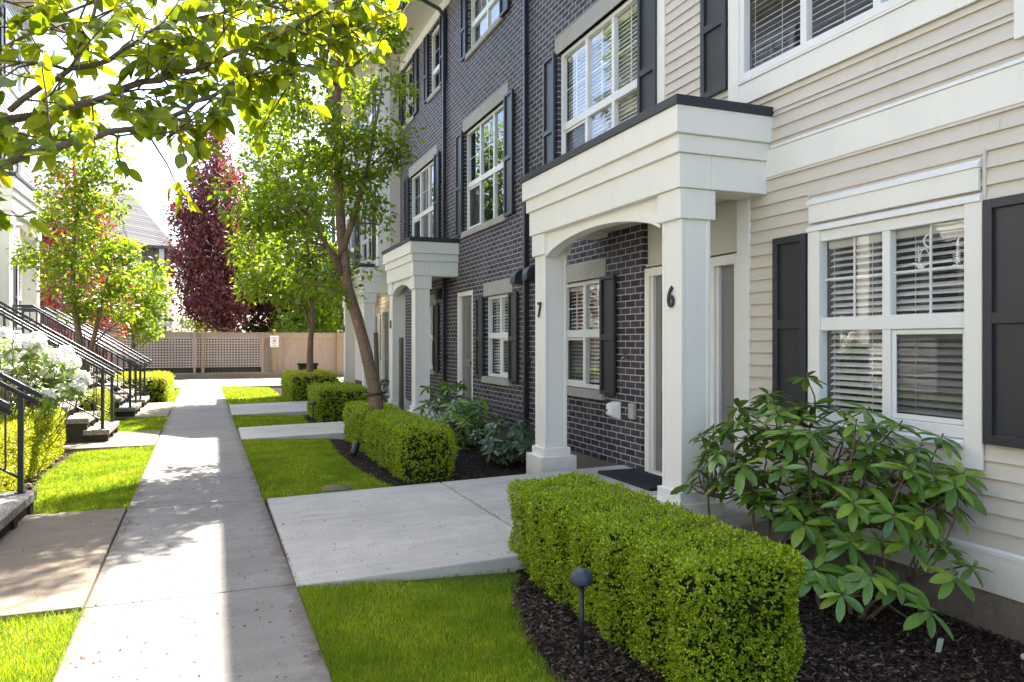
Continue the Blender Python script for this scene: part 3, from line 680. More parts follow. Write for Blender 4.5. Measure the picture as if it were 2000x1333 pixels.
m = MB(TR); m.add([(7.36, .0, .57), (7.53, .0, .57), (7.53, .0, .79), (7.36, .0, .79), (7.40, .13, .64), (7.51, .13, .64), (7.51, .12, .76), (7.40, .12, .76)], [(0, 1, 2, 3), (4, 5, 6, 7), (0, 1, 5, 4), (1, 2, 6, 5), (2, 3, 7, 6), (3, 0, 4, 7)]); m.build('outlet_cover', M['vinyl'], B7, .02)
m = MB(); m.tube([(XR - .12, 7.47, .69), (XR - .145, 7.47, .685)], .012, 8); m.build('cable_gland', M['pipe'], B7)
eave(B7, TR, 6.64, 18.1, 8.15, .66)
m = MB(TR); m.box(6.6, 18.1, -8.7, -8.6, -.4, 8.2); m.build('rear_wall', M['siding'], B7)

# ------------------------------------------------------------------ right row: siding bay units 9 and 10
B9 = thing('bay_townhouse', 'far beige townhouse whose upper floors jut out over the porch beyond the brick house', 'house', (XR, 22.0, 0), 0, G_)
siding(B9, TR, [(18.1, 26, .26, 8.15)], [])
TB = lambda u, d, z: (XR - .52 - d, u, z)
HB = [(18.75, 20.2, 3.5, 5.1), (21.3, 22.7, 3.5, 5.1), (18.75, 20.2, 6.4, 7.8), (21.3, 22.7, 6.4, 7.8)]
siding(B9, TB, [(18.1, 23.4, 3.3, 8.15)], HB, 'siding', .1, 'bay_wall')
TE = lambda u, d, z: (u, 18.1 - d, z)      # the end of the bay that faces the camera
siding(B9, TE, [(XR - .52, XR, 3.3, 8.15)], [], 'siding', .1, 'bay_end_wall')
m = MB(); m.box(XR - .548, XR - .25, 18.075, 18.1, 3.28, 8.13); m.box(XR - .548, XR - .523, 18.1, 18.4, 3.28, 8.13); m.box(XR - .5, XR - .001, 18.12, 23.38, 3.28, 3.32); m.box(XR - .548, XR - .52, 18.42, 23.4, 3.28, 3.45); m.box(XR - .52, XR - .001, 18.1, 18.12, 3.2, 3.3); m.build('trim_board', M['trim'], B9, .004)
for u0, u1, z0, z1 in HB:
    w = window(B9, TB, u0, u1, z0, z1, 2, z0 + .55, -.03, (z0 + .1, z1 - .1), None, .06); 
    m = MB(TB); ring(m, u0 - .09, u1 + .09, z0 - .09, z1 + .09, .09, .026, .046); m.build('casing', M['trim'], w, .004)
    shutter(B9, TB, u0 - .45, u0 - .1, z0 - .05, z1 + .05, z0 + .6); shutter(B9, TB, u1 + .1, u1 + .45, z0 - .05, z1 + .05, z0 + .6)
doorway(B9, TR, 18.9, 19.85, .095, 2.3, .03); 
w = window(B9, TR, 20.3, 21.0, .95, 2.2, 1, 1.5, .03, (1.0, 2.1), None, .05)
P9 = porch(B9, TR, 18.5, 21.6, 0, .80, .275, ((18.5, '9'), (21.6 - .275, '10')))
lm = NT('porch_lamp_glow'); em = lm.n('ShaderNodeEmission'); em.inputs[0].default_value = (1, .82, .6, 1); em.inputs[1].default_value = 9; lm.l(em.outputs[0], lm.o.inputs[0])
for ch in P9.children:
    if ch.name.startswith('recessed_light'): ch.data.materials.clear(); ch.data.materials.append(lm.m)
eave(B9, TR, 18.1, 26, 8.15, .66)
# gable over the bay
m = MB(); gx0, gx1 = XR - 1.12, XR + 5
m.add([(gx0, 17.75, 8.12), (gx0, 20.75, 10.5), (gx0, 23.75, 8.12), (gx1, 17.75, 8.12), (gx1, 20.75, 10.5), (gx1, 23.75, 8.12), (gx0, 17.75, 8.24), (gx0, 20.75, 10.64), (gx0, 23.75, 8.24), (gx1, 17.75, 8.24), (gx1, 20.75, 10.64), (gx1, 23.75, 8.24)],
      [(0, 1, 4, 3), (1, 2, 5, 4), (6, 7, 10, 9), (7, 8, 11, 10), (0, 6, 9, 3), (2, 8, 11, 5), (0, 1, 7, 6), (1, 2, 8, 7), (3, 4, 10, 9), (4, 5, 11, 10)]); m.build('gable_roof', M['roof'], B9)
m = MB(); m.add([(XR - .53, 18.0, 8.1), (XR - .53, 23.5, 8.1), (XR - .53, 20.75, 10.4)], [(0, 1, 2)]); m.box(gx0 + .02, XR - .5, 17.85, 18.0, 8.06, 8.2); m.build('gable_wall', M['white_siding'], B9)
m = MB(); m.box(gx0 + .02, XR - .52, 18.0, 23.5, 8.08, 8.1); m.build('soffit_return', M['soffit'], B9)
m = MB(TR); m.box(18.1, 26, -8.7, -8.6, -.4, 8.2); m.box(25.9, 26, -8.6, -.01, -.4, 8.2); m.build('rear_wall', M['siding'], B9)

# ------------------------------------------------------------------ left row
LH = thing('pale_townhouse', 'pale townhouse row with white porches at the top of the left stairs', 'house', (XL, 10, 0), 0)
HL = []
for u in (-3.2, 1.6, 4.5, 9.3, 14.3, 20.1): HL += [(u, u + 1.5, 4.7, 6.3), (u, u + 1.5, 7.4, 8.9)]
HL += [(-3, -1.6, 1.9, 3.4), (4.6, 6.0, 1.9, 3.4), (9.3, 10.7, 1.9, 3.4), (14.4, 15.6, 1.9, 3.4), (16.9, 17.7, 1.9, 3.4), (21.2, 22.3, 1.9, 3.4)]
siding(LH, TL, [(-6, 22.9, .26, 9.7)], HL, 'white_siding')
for h in HL:
    w = window(LH, TL, *h, 2, h[2] + .6, -.03, (h[2] + .1, h[3] - .1), None, .06)
    m = MB(TL); ring(m, h[0] - .1, h[1] + .1, h[2] - .1, h[3] + .1, .1, .026, .048); m.build('casing', M['trim'], w, .004)
for h in HL:
    if h[0] > 8: shutter(LH, TL, h[0] - .5, h[0] - .12, h[2] - .05, h[3] + .05, h[2] + .6)
m = MB(TL); m.box(-6, 22.9, -.2, .01, -.5, .255); m.build('foundation', M['foundation'], LH)
m = MB(TL); m.box(22.75, 22.92, -.15, .034, .26, 9.6); m.box(-6, 22.75, -.02, .03, 3.95, 4.2); m.box(-6, 22.75, -.02, .03, 6.75, 6.95); m.build('trim_board', M['trim'], LH, .004)
eave(LH, TL, -6.3, 23.2, 9.7, .7, 4.6, 3.2)
m = MB(TL); m.box(22.8, 22.9, -8.6, -.16, -.4, 9.75); m.box(-6, -5.9, -8.6, -.01, -.4, 9.75); m.box(-6, 22.9, -8.7, -8.6, -.4, 9.75); m.build('end_wall', M['white_siding'], LH)
for u in (4.9, 11.2, 16.2): porch(LH, TL, u, u + 2.6, 1.19, .93, .28, (), False, True, True)
# gabled dormers that catch the sun opposite the brick windows
for u in (1.2, 9.5, 16.5):
    m = MB(); zz = 9.8; x0, x1 = XL + .72, XL - 4
    m.add([(x0, u, zz), (x0, u + 2.0, zz + 1.7), (x0, u + 4, zz), (x1, u, zz), (x1, u + 2.0, zz + 1.7), (x1, u + 4, zz)], [(0, 1, 4, 3), (1, 2, 5, 4)]); m.add([(x0 - .3, u + .2, zz - .1), (x0 - .3, u + 3.8, zz - .1), (x0 - .3, u + 2, zz + 1.5)], [(0, 1, 2)]); m.build('gable', M['white_siding'], LH)

# ------------------------------------------------------------------ stairs on the left
def stairs(name, label, y0, y1, nst=7):
    W = y1 - y0; run, rise = .27, .172
    t = thing(name, label, 'stairs', (-1.42, y0, 0), 0, 'flights of steps up to the left porches')
    T = lambda a, b, z: (-1.42 - a, y0 + b, z)
    for k in range(nst):
        m = MB(T); d1 = run * k + .34 if k < nst - 1 else 2.9
        m.box(run * k, d1, 0, W, rise * (k + 1) - .075, rise * (k + 1)); m.build('step', M['aggregate'], t, .008)
    m = MB(T)
    for k in range(nst):
        m.box(run * k + .045, run * (k + 1) + .04, .05, W - .05, -.05, rise * (k + 1) - .076)
        for b0 in (.035, W * .5 - .05, W - .135): m.box(run * k + .02, run * k + .044, b0, b0 + .1, rise * k - .02, rise * (k + 1) - .0765)
    m.build('stringer', M['timber'], t, .004)
    sl = rise / run; top = run * (nst - 1) + .1; H = .88
    def ln(a): return .172 + sl * max(0, min(a, top))
    for b in (.10, W - .10):
        s = 1 if b < W / 2 else -1
        m = MB(T)
        a0, a1 = -.06, top
        z = lambda a: .172 + sl * a + H - .03
        m.prism([(a0, z(a0) - .022), (a0, z(a0) + .022), (a1, z(a1) + .022), (a1 + .42, z(a1) + .022), (a1 + .42, z(a1) - .022), (a1, z(a1) - .022)], b - .028, b + .028, 1)
        m.tube([(a0 + .01, b + s * .085, z(a0) - .055), (a1, b + s * .085, z(a1) - .055), (a1 + .4, b + s * .085, z(a1) - .055)], .021, 10)
        for a in (.16, 1.0, 1.62): m.box(a - .008, a + .008, min(b, b + s * .085), max(b, b + s * .085), z(a) - .075, z(a) - .06)
        zb = lambda a: .172 + sl * a + .06
        m.prism([(.1, zb(.1) - .012), (.1, zb(.1) + .012), (a1, zb(a1) + .012), (a1 + .4, zb(a1) + .012), (a1 + .4, zb(a1) - .012), (a1, zb(a1) - .012)], b - .012, b + .012, 1)
        rl = m.build('railing', M['rail'], t, .004)
        for a in (.10, top * .56, top + .40):
            m = MB(T); zz = .172 * (int(max(a, 0) / run) + 1) if a < top else rise * nst
            m.box(a - .021, a + .021, b - .021, b + .021, zz - .004, z(min(a, top)) - .023); m.box(a - .04, a + .04, b - .04, b + .04, zz - .002, zz + .008); m.build('post', M['rail'], rl, .002)
        a = .21; me = None
        while a < top + .36:
            aa = min(a, top)
            if abs(a - top * .56) > .04:
                if me is None:
                    m = MB(T); m.box(a - .007, a + .007, b - .007, b + .007, zb(a) + .012, z(a) - .022); o0 = m.build('baluster', M['rail'], rl); me = o0; ref = (a, aa)
                else:
                    c_ = me.copy(); COL.objects.link(c_); c_.parent = rl; c_.location = (-(a - ref[0]), 0, sl * (aa - ref[1]))
            a += .112
    return t
stairs('entry_stairs', 'nearest steps with speckled tread and black railing, cut off by the photo edge', 6.28, 7.58)
stairs('entry_stairs', 'concrete steps with black railing between the clipped hedge and the white rhododendron', 12.42, 13.72)
stairs('entry_stairs', 'steps with black railing just behind the thin young tree', 16.36, 17.70)
stairs('entry_stairs', 'farthest steps, black railing ending beside the low far hedge', 18.58, 19.85)
# ------------------------------------------------------------------ foliage kit
def tmpl_leaf(w, fold=.12, droop=.10, ys=(0, .12, .35, .62, .85, 1.0), ws=(0, .55, 1.0, .88, .45, 0)):
    V = []; F = []
    for y, k in zip(ys, ws):
        z0 = -droop * y * y; V += [(-w * k * .5, y, z0 + fold * k * w), (0, y, z0), (w * k * .5, y, z0 + fold * k * w)]
    n = len(ys)
    for i in range(n - 1):
        a = 3 * i; b = a + 3
        for l, r in ((0, 1), (1, 2)):
            if ws[i] > 0: F.append((a + l, a + r, b + r))
            if ws[i + 1] > 0: F.append((a + l, b + r, b + l))
            if ws[i] == 0 and ws[i + 1] > 0: pass
    # close the tips where one side has collapsed
    F = [f for f in F if len(set(f)) == 3]
    return np.array(V, float), np.array(F)
T_BROAD = tmpl_leaf(.66, .16, .20, (0, .06, .16, .30, .46, .62, .76, .88, .95, 1.0), (0, .45, .76, .96, 1.0, .88, .66, .36, .14, 0))
T_RHODO = tmpl_leaf(.35, .15, .14, (0, .10, .35, .65, .9, 1.0), (.10, .5, .92, 1.0, .55, 0))
T_SIMPLE = (np.array([(0, 0, 0), (-.30, .45, .06), (0, .5, -.02), (.30, .45, .06), (0, 1, -.10)], float), np.array([(0, 2, 1), (0, 3, 2), (1, 2, 4), (2, 3, 4)]))
T_BOX = (np.array([(0, 0, 0), (-.30, .5, .05), (0, 1, 0), (.30, .5, .05)], float), np.array([(0, 2, 1), (0, 3, 2)]))
T_NEEDLE = (np.array([(-.06, 0, 0), (.06, 0, 0), (0, 1, 0)], float), np.array([(0, 1, 2)]))
def unit(a): return a / np.maximum(np.linalg.norm(a, axis=-1, keepdims=True), 1e-9)
def leaves(tm, P, D, N, size):
    V0, F0 = tm; n = len(P); D = unit(D); Sd = unit(np.cross(D, N)); N = np.cross(Sd, D)
    size = np.broadcast_to(np.asarray(size, float), (n,))[:, None, None]
    V = P[:, None, :] + size * (V0[None, :, 0:1] * Sd[:, None, :] + V0[None, :, 1:2] * D[:, None, :] + V0[None, :, 2:3] * N[:, None, :])
    F = F0[None] + (np.arange(n) * len(V0))[:, None, None]
    return V.reshape(-1, 3), F.reshape(-1, F0.shape[1])
def rdir(n, rg): return unit(rg.normal(size=(n, 3)))
def leafobj(name, mat, packs, parent, smooth=True):
    V = []; F = []; o = 0
    for v, f in packs: V.append(v); F.append(f + o); o += len(v)
    return link(name, np_mesh(name, np.concatenate(V), np.concatenate(F), smooth), mat, parent)
def vnoise(P, sc, seed):
    q = P * sc + seed * 3.1
    return (np.sin(q[:, 0] + 1.3 * np.sin(q[:, 1] * 1.1)) + np.sin(q[:, 1] * 1.2 + 1.7 * np.sin(q[:, 2])) + np.sin(q[:, 2] * 1.1 + 1.1 * np.sin(q[:, 0] * 1.3))) / 3

# ------------------------------------------------------------------ clipped hedges
def hedge(label, x0, x1, y0, y1, z0, z1, dens, size, seed, mat='boxwood', topmat=None, round_=.09, name='boxwood_hedge', cat='hedge', group='clipped hedges', k=5):
    rg = np.random.default_rng(seed)
    t = thing(name, label, cat, ((x0 + x1) / 2, (y0 + y1) / 2, z0), 0, group)
    m = MB(); i_ = .055; n = 10; pts = []
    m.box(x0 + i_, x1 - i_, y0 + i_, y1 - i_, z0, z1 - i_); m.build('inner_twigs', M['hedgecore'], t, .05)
    lx, ly, lz = x1 - x0, y1 - y0, z1 - z0; A = [lx * ly, lx * lz, lx * lz, ly * lz, ly * lz]; P = []; Nn = []
    for f, a in enumerate(A):
        c_ = max(10, int(a * dens)); u, v = rg.uniform(0, 1, c_), rg.uniform(0, 1, c_)
        if f == 0: p = np.stack([x0 + u * lx, y0 + v * ly, np.full(c_, z1)], 1); nn = (0, 0, 1)
        elif f == 1: p = np.stack([x0 + u * lx, np.full(c_, y0), z0 + v * lz], 1); nn = (0, -1, 0)
        elif f == 2: p = np.stack([x0 + u * lx, np.full(c_, y1), z0 + v * lz], 1); nn = (0, 1, 0)
        elif f == 3: p = np.stack([np.full(c_, x0), y0 + u * ly, z0 + v * lz], 1); nn = (-1, 0, 0)
        else: p = np.stack([np.full(c_, x1), y0 + u * ly, z0 + v * lz], 1); nn = (1, 0, 0)
        P.append(p); Nn.append(np.tile(nn, (c_, 1)).astype(float))
    P = np.concatenate(P); Nn = np.concatenate(Nn)
    lo, hi = np.array([x0, y0, z0 - 1]) + round_, np.array([x1, y1, z1]) - round_
    C = np.clip(P, lo, hi); off = P - C; L = np.linalg.norm(off, axis=1, keepdims=True); on = L[:, 0] > 1e-6
    P = np.where(on[:, None], C + off / np.maximum(L, 1e-6) * round_, P); Nn = np.where(on[:, None], off / np.maximum(L, 1e-6), Nn)
    b = .020 * vnoise(P, 7, seed) + .026 * vnoise(P, 17, seed + 1); thin = vnoise(P, 11, seed + 2)
    low = np.clip(1 - (P[:, 2] - z0) / .14, 0, 1)
    P = P + Nn * (b - .07 * low * rg.uniform(.2, 1, len(P)))[:, None]
    keep = rg.uniform(0, 1, len(P)) > np.clip((thin - .42) * 1.3, 0, .5) + low * .3
    P, Nn = P[keep], Nn[keep]; n = len(P)
    P = P - Nn * (np.abs(rg.normal(0, .016, n)))[:, None]
    # sprigs: a few leaves around each shoot
    sd = unit(Nn * .9 + rdir(n, rg) * .75 + np.array([0, 0, .25])); PP = np.repeat(P, k, 0); SD = np.repeat(sd, k, 0); m_ = len(PP)
    stp = np.tile(np.linspace(0, 1, k), n)[:, None]; PP = PP + SD * stp * size * 1.5
    dd = unit(SD * (.35 + .6 * stp) + rdir(m_, rg) * .85); nn = unit(np.repeat(Nn, k, 0) * .6 + rdir(m_, rg) * .8 + SD * .5)
    sz = size * rg.uniform(.65, 1.25, m_)
    if topmat:
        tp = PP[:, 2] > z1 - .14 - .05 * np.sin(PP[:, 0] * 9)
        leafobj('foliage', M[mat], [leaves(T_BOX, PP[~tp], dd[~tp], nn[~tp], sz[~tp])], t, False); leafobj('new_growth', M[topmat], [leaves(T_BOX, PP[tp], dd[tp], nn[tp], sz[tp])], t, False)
    else: leafobj('foliage', M[mat], [leaves(T_BOX, PP, dd, nn, sz)], t, False)
    return t
hedge('big clipped boxwood hedge in the foreground, right behind the mushroom path light', 1.88, 2.46, 2.66, 4.86, -.14, .50, 4300, .0155, 1, k=6)
hedge('clipped boxwood hedge across the wide driveway slab, tree trunk rising at its far end', 1.90, 2.48, 8.0, 10.36, -.09, .49, 1700, .021, 2)
hedge('short clipped boxwood block touching the far end of the hedge under the leaning tree', 1.88, 2.46, 10.46, 11.88, -.09, .50, 1300, .024, 3)
hedge('cube shaped boxwood hedge with the small path light at its corner, before the last porch', 1.80, 2.72, 14.35, 15.95, -.08, .56, 900, .030, 4)
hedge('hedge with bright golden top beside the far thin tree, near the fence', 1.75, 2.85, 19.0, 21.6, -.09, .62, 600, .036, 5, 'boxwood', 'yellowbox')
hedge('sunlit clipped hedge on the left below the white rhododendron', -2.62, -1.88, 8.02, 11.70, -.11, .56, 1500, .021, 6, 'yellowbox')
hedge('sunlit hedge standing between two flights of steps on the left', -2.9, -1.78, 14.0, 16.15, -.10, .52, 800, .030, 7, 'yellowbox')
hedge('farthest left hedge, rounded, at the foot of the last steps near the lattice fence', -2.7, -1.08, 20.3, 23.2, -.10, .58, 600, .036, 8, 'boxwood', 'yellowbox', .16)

# ------------------------------------------------------------------ trees
def curve_pts(a, b, n, rg, bow=.12, sag=0):
    a, b = np.array(a, float), np.array(b, float); L = np.linalg.norm(b - a); t = np.linspace(0, 1, n)[:, None]
    off = rdir(1, rg)[0] * L * bow; p = a + (b - a) * t + off * np.sin(np.pi * t) + np.array([0, 0, 1]) * sag * L * np.sin(np.pi * t)
    p[1:-1] += rg.normal(0, L * .012, (n - 2, 3)); return p
def tree(name, label, trunk, rad, env, ncl, nleaf, lsize, lm, bark, seed, cat='tree', group='trees along the path', tm=T_SIMPLE, spread=.24, limbs=9, seeds=0, thin=.15, droop=.35, squash=.8, extra=(), base=None):
    """trunk: list of points; env(P)->bool mask of the crown; env has .box bounds"""
    rg = np.random.default_rng(seed); trunk = np.array(trunk, float)
    t = thing(name, label, cat, tuple(trunk[0] if base is None else base), 0, group)
    m = MB(); k = len(trunk); rr = [rad * (1 - .72 * i / (k - 1)) for i in range(k)]; rr[0] *= 1.25
    fine = []; fr = []
    for i in range(k - 1):
        for s in np.linspace(0, 1, 5, endpoint=False):
            fine.append(trunk[i] * (1 - s) + trunk[i + 1] * s); fr.append(rr[i] * (1 - s) + rr[i + 1] * s)
    fine.append(trunk[-1]); fr.append(rr[-1]); fine = np.array(fine)
    sm = fine.copy(); sm[1:-1] = (fine[:-2] + fine[1:-1] * 2 + fine[2:]) / 4; sm[1:-1] += rg.normal(0, rad * .05, (len(sm) - 2, 3))
    m.tube(sm, [r * rg.uniform(.94, 1.07) for r in fr], 12)
    for p, r in extra: m.tube(p, r, 9)
    lo, hi = env.box; C = []
    while len(C) < ncl:
        p = rg.uniform(lo, hi, (400, 3)); ok = env(p) & (vnoise(p, 2.6, seed) > -.42 + thin)
        C += list(p[ok])
    C = np.array(C[:ncl])
    nodes = [(q, r) for q, r in zip(sm[len(sm) // 3:], fr[len(sm) // 3:])] + [(np.array(q), r_ * .8) for p, r in extra for q, r_ in zip(p, r if hasattr(r, '__len__') else [r] * len(p))][1:]
    # limbs: to a few spread-out cluster centres, then twigs from the limbs
    order = [int(np.argmax(np.linalg.norm(C - C.mean(0), axis=1)))]
    dm = np.linalg.norm(C - C[order[0]], axis=1)
    for _ in range(limbs - 1):
        j = int(np.argmax(dm)); order.append(j); dm = np.minimum(dm, np.linalg.norm(C - C[j], axis=1))
    nd = np.array([q for q, _ in nodes]); nr = np.array([r for _, r in nodes])
    NP = [nd]; NR = [nr]
    for j in order:
        c_ = C[j]; cand = nd; score = np.linalg.norm(cand - c_, axis=1) + 1.1 * np.maximum(0, cand[:, 2] - c_[2] + .25 * np.linalg.norm(cand[:, :2] - c_[:2], axis=1))
        q = int(np.argmin(score)); p = curve_pts(cand[q], c_, 8, rg, .10, .06); r0 = min(nr[q] * .55, rad * .34)
        r = np.linspace(r0, .006, 8); m.tube(p, r, 6); NP.append(p[1:]); NR.append(r[1:])
    nd2 = np.concatenate(NP); nr2 = np.concatenate(NR)
    for c_ in C:
        score = np.linalg.norm(nd2 - c_, axis=1) + .6 * np.maximum(0, nd2[:, 2] - c_[2]); q = int(np.argmin(score))
        p = curve_pts(nd2[q], c_, 4, rg, .08, .04); m.tube(p, np.linspace(min(.011, max(.004, nr2[q] * .5)), .003, 4), 4, True, False)
    m.build('trunk', M[bark], t)
    n = ncl * nleaf; base_ = np.repeat(C, nleaf, 0); cs = np.repeat(rg.uniform(.55, 1.3, ncl), nleaf)[:, None]
    off = rdir(n, rg) * (rg.uniform(0, 1, (n, 1)) ** .55) * spread * cs * np.array([1, 1, squash]); P = base_ + off
    D = unit(off * 2.2 / spread + rdir(n, rg) * .8 - np.array([0, 0, droop])); N = unit(rdir(n, rg) * .7 + np.array([0, 0, .8]))
    mats = lm if isinstance(lm, (list, tuple)) else [lm]
    leafobj('crown', M[mats[0]], [leaves(tm, P, D, N, lsize * rg.uniform(.55, 1.25, n))], t)
    if seeds:
        idx = rg.choice(ncl, seeds, replace=True); q = np.repeat(C[idx], 26, 0); q = q + rg.normal(0, 1, q.shape) * np.array([.05, .05, .10]) - np.array([0, 0, .08])
        leafobj('seed_clusters', M['seed'], [leaves(T_SIMPLE, q, rdir(len(q), rg), rdir(len(q), rg), .022 * rg.uniform(.6, 1.4, len(q)))], t)
    return t
def ell(parts):
    """union of ellipsoids (cx,cy,cz,rx,ry,rz)"""
    E_ = np.array(parts, float)
    def f(P):
        return np.any((((P[:, None, :] - E_[None, :, :3]) / E_[None, :, 3:]) ** 2).sum(2) < 1, axis=1)
    f.box = ((E_[:, :3] - E_[:, 3:]).min(0), (E_[:, :3] + E_[:, 3:]).max(0)); return f
GT = 'trees along the path'
# leaning cherry that grows out of the hedge
tree('cherry_tree', 'leaning tree with reddish bark growing out of the clipped hedge before the brick house', [(2.19, 10.72, -.1), (2.12, 10.7, .75), (1.92, 10.7, 1.62), (1.71, 10.7, 2.32), (1.63, 10.72, 3.3), (1.60, 10.75, 4.4), (1.62, 10.8, 5.4), (1.7, 10.85, 6.6), (1.65, 10.85, 7.8)],
     .100, ell([(1.35, 10.8, 4.2, 1.05, .95, 2.2), (.90, 10.7, 3.4, .85, .8, 1.1), (2.0, 10.8, 5.1, .72, .7, 1.15), (1.5, 10.8, 6.2, .95, .9, 1.0), (1.5, 10.8, 7.0, 1.15, 1.0, 1.15), (1.5, 10.6, 7.9, .9, .9, .8), (2.2, 10.8, 3.9, .42, .5, .5), (1.0, 10.7, 5.3, .75, .8, 1.2)]), 350, 60, .088, 'treeleaf', 'bark', 41, seeds=300, thin=.22, limbs=14, spread=.24,
     extra=[([(1.63, 10.7, 2.6), (1.78, 10.6, 3.1), (2.0, 10.6, 3.9), (2.2, 10.6, 5.0)], [.05, .045, .03, .012]), ([(1.70, 10.7, 2.35), (1.45, 10.6, 2.75), (1.15, 10.5, 3.2), (.75, 10.5, 3.7)], [.045, .035, .025, .01])])
m = MB(); m.tube([(2.125 + .15 * math.cos(a), 10.7 + .13 * math.sin(a), .72 + .02 * math.cos(a)) for a in np.linspace(0, 6.283, 22)], .014, 6)
setp(m.build('tree_tie', M['pipe']), 'black rubber tie looped around the leaning tree trunk', 'tree tie')
tree('young_tree', 'thin straight tree in the far hedge with the golden top', [(2.28, 20.0, -.1), (2.30, 20.0, 1.4), (2.36, 20.0, 2.1), (2.3, 20, 3.2), (2.1, 20.0, 5.0), (2.0, 20, 6.6)], .085,
     ell([(1.9, 20, 4.6, 1.25, 1.2, 2.5), (1.3, 20, 3.6, .9, 1, 1.3), (2.5, 20, 3.0, .75, .9, .9), (1.6, 20, 6.2, .9, .9, 1.4)]), 230, 50, .125, 'limeleaf', 'bark', 42, limbs=10, spread=.34, extra=[([(2.33, 20, 1.7), (2.15, 20, 2.3), (1.8, 20, 3.4)], [.045, .035, .015])])
tree('young_tree', 'slender green tree on the left among the black stair railings', [(-2.17, 15.3, -.1), (-2.17, 15.3, .9), (-2.22, 15.3, 1.5), (-2.33, 15.3, 2.3), (-2.3, 15.3, 3.4), (-2.15, 15.3, 4.6)], .075,
     ell([(-2.05, 15.4, 3.5, .85, .8, 1.7), (-2.1, 15.4, 4.6, .7, .7, 1.0), (-2.7, 15.3, 2.75, .62, .6, .42), (-1.45, 15.4, 2.9, .58, .6, .75), (-2.1, 15.4, 4.4, .6, .6, .8), (-1.6, 15.2, 2.1, .45, .5, .3)]), 175, 42, .100, 'limeleaf', 'bark', 43, limbs=10, seeds=28, spread=.25,
     extra=[([(-2.17, 15.3, .7), (-2.02, 15.3, 1.4), (-1.85, 15.3, 2.2), (-1.7, 15.3, 3.0)], [.05, .042, .03, .012])])
# copper columns beyond the fence
tree('copper_beech', 'tall narrow dark red tree rising behind the lattice fence', [(.1, 40, -.1), (.1, 40, 3), (.1, 40, 7), (.1, 40, 11.5)], .2,
     ell([(.05, 40, 5.2, 1.95, 1.8, 3.5), (.1, 40, 8.0, 1.4, 1.4, 2.9), (.15, 40, 10.5, .65, .7, 2.0), (-.9, 40, 7.8, 1.0, 1, 1.5), (.1, 39.7, 3.1, 1.5, 1.4, 1.5)]), 560, 48, .20, 'redleaf', 'bark2', 44, group='trees beyond the fence', spread=.55, limbs=16, thin=-.1, droop=-.4, squash=1.2)
tree('copper_beech', 'lower dark brown red tree right of the tall copper one', [(2.9, 43, -.1), (2.9, 43, 2.5), (2.9, 43, 5)], .15, ell([(2.9, 43, 4.0, 1.5, 1.4, 2.1), (2.6, 43, 2.4, 1.2, 1.2, 1.2)]), 120, 44, .21, 'redleaf', 'bark2', 45, group='trees beyond the fence', spread=.5)
tree('red_maple', 'bright red maple showing through behind the slender left tree', [(-4.3, 26.5, -.1), (-4.3, 26.5, 2), (-4.2, 26.5, 5)], .12, ell([(-4.3, 26.5, 4.4, 1.5, 1.4, 2.6), (-4.0, 26.3, 2.6, 1.5, 1.2, 1.3)]), 190, 44, .14, 'mapleleaf', 'bark2', 46, group='trees beyond the fence', spread=.42)
tree('lime_tree', 'small bright lime green tree in front of the left end of the fence', [(-2.5, 28.2, -.1), (-2.5, 28.2, 1.6), (-2.4, 28.2, 3.2)], .09, ell([(-2.35, 28.2, 2.75, 1.0, .9, 1.25), (-2.1, 28.2, 2.0, .9, .8, .5), (-2.9, 28.2, 3.2, .7, .7, .8)]), 90, 40, .16, 'limeleaf', 'bark2', 47, group='trees beyond the fence', spread=.32)
tree('pink_shrub', 'low pink leaved shrub behind the farthest left railing', [(-3.4, 25.2, -.1), (-3.4, 25.2, .7), (-3.4, 25.2, 1.5)], .05, ell([(-3.4, 25.2, 1.5, 1.0, .8, .9)]), 50, 40, .09, 'pinkleaf', 'bark2', 48, 'shrub', 'shrubs near the fence', spread=.25)
for i, (x, y, h, r, mt, nm, lb) in enumerate([(3.4, 44, 13, 3.6, 'darkleaf', 'fir_tree', 'dark evergreen tree filling the gap far behind the leaning tree'), (7.5, 52, 15, 4.5, 'darkleaf', 'fir_tree', 'tallest dark evergreen at the far right behind the houses'), (5.2, 39.5, 6.5, 2.0, 'limeleaf', 'garden_tree', 'pale green garden tree behind the plain fence boards'), (-9, 60, 15, 5.0, 'darkleaf', 'fir_tree', 'dark evergreen far behind the left house roof')]):
    tree(nm, lb, [(x, y, -.1), (x, y, h * .5), (x, y, h * .95)], .22, ell([(x, y, h * .35, r, r, h * .33), (x, y, h * .62, r * .72, r * .72, h * .3), (x, y, h * .85, r * .38, r * .38, h * .16)]), 150, 44, .34, mt, 'bark2', 60 + i, group='trees beyond the fence', spread=.95, thin=.0)
for i, (x, y, w, h, mt, nm, lb) in enumerate([(-1.1, 37, 1.3, 2.6, 'yellowbox', 'garden_shrub', 'yellow green shrub showing over the fence left of the copper tree'), (-2.6, 36.5, .9, 2.3, 'darkleaf', 'garden_shrub', 'grey green shrub just above the left part of the lattice fence'), (3.2, 38, .75, 2.8, 'treeleaf', 'cedar_shrub', 'first of the pointed green cedars over the fence, right of the copper tree'), (4.3, 38, .75, 2.75, 'treeleaf', 'cedar_shrub', 'second of the pointed green cedars, behind the sign post'), (5.4, 38, .75, 2.7, 'treeleaf', 'cedar_shrub', 'third of the pointed green cedars, behind the thin far tree')]):
    tree(nm, lb, [(x, y, -.1), (x, y, h * .5), (x, y, h * .8)], .05, ell([(x, y, h * .5, w, w, h * .52)]), 60, 44, .11, mt, 'bark2', 80 + i, 'shrub', 'shrubs beyond the fence', spread=.3)

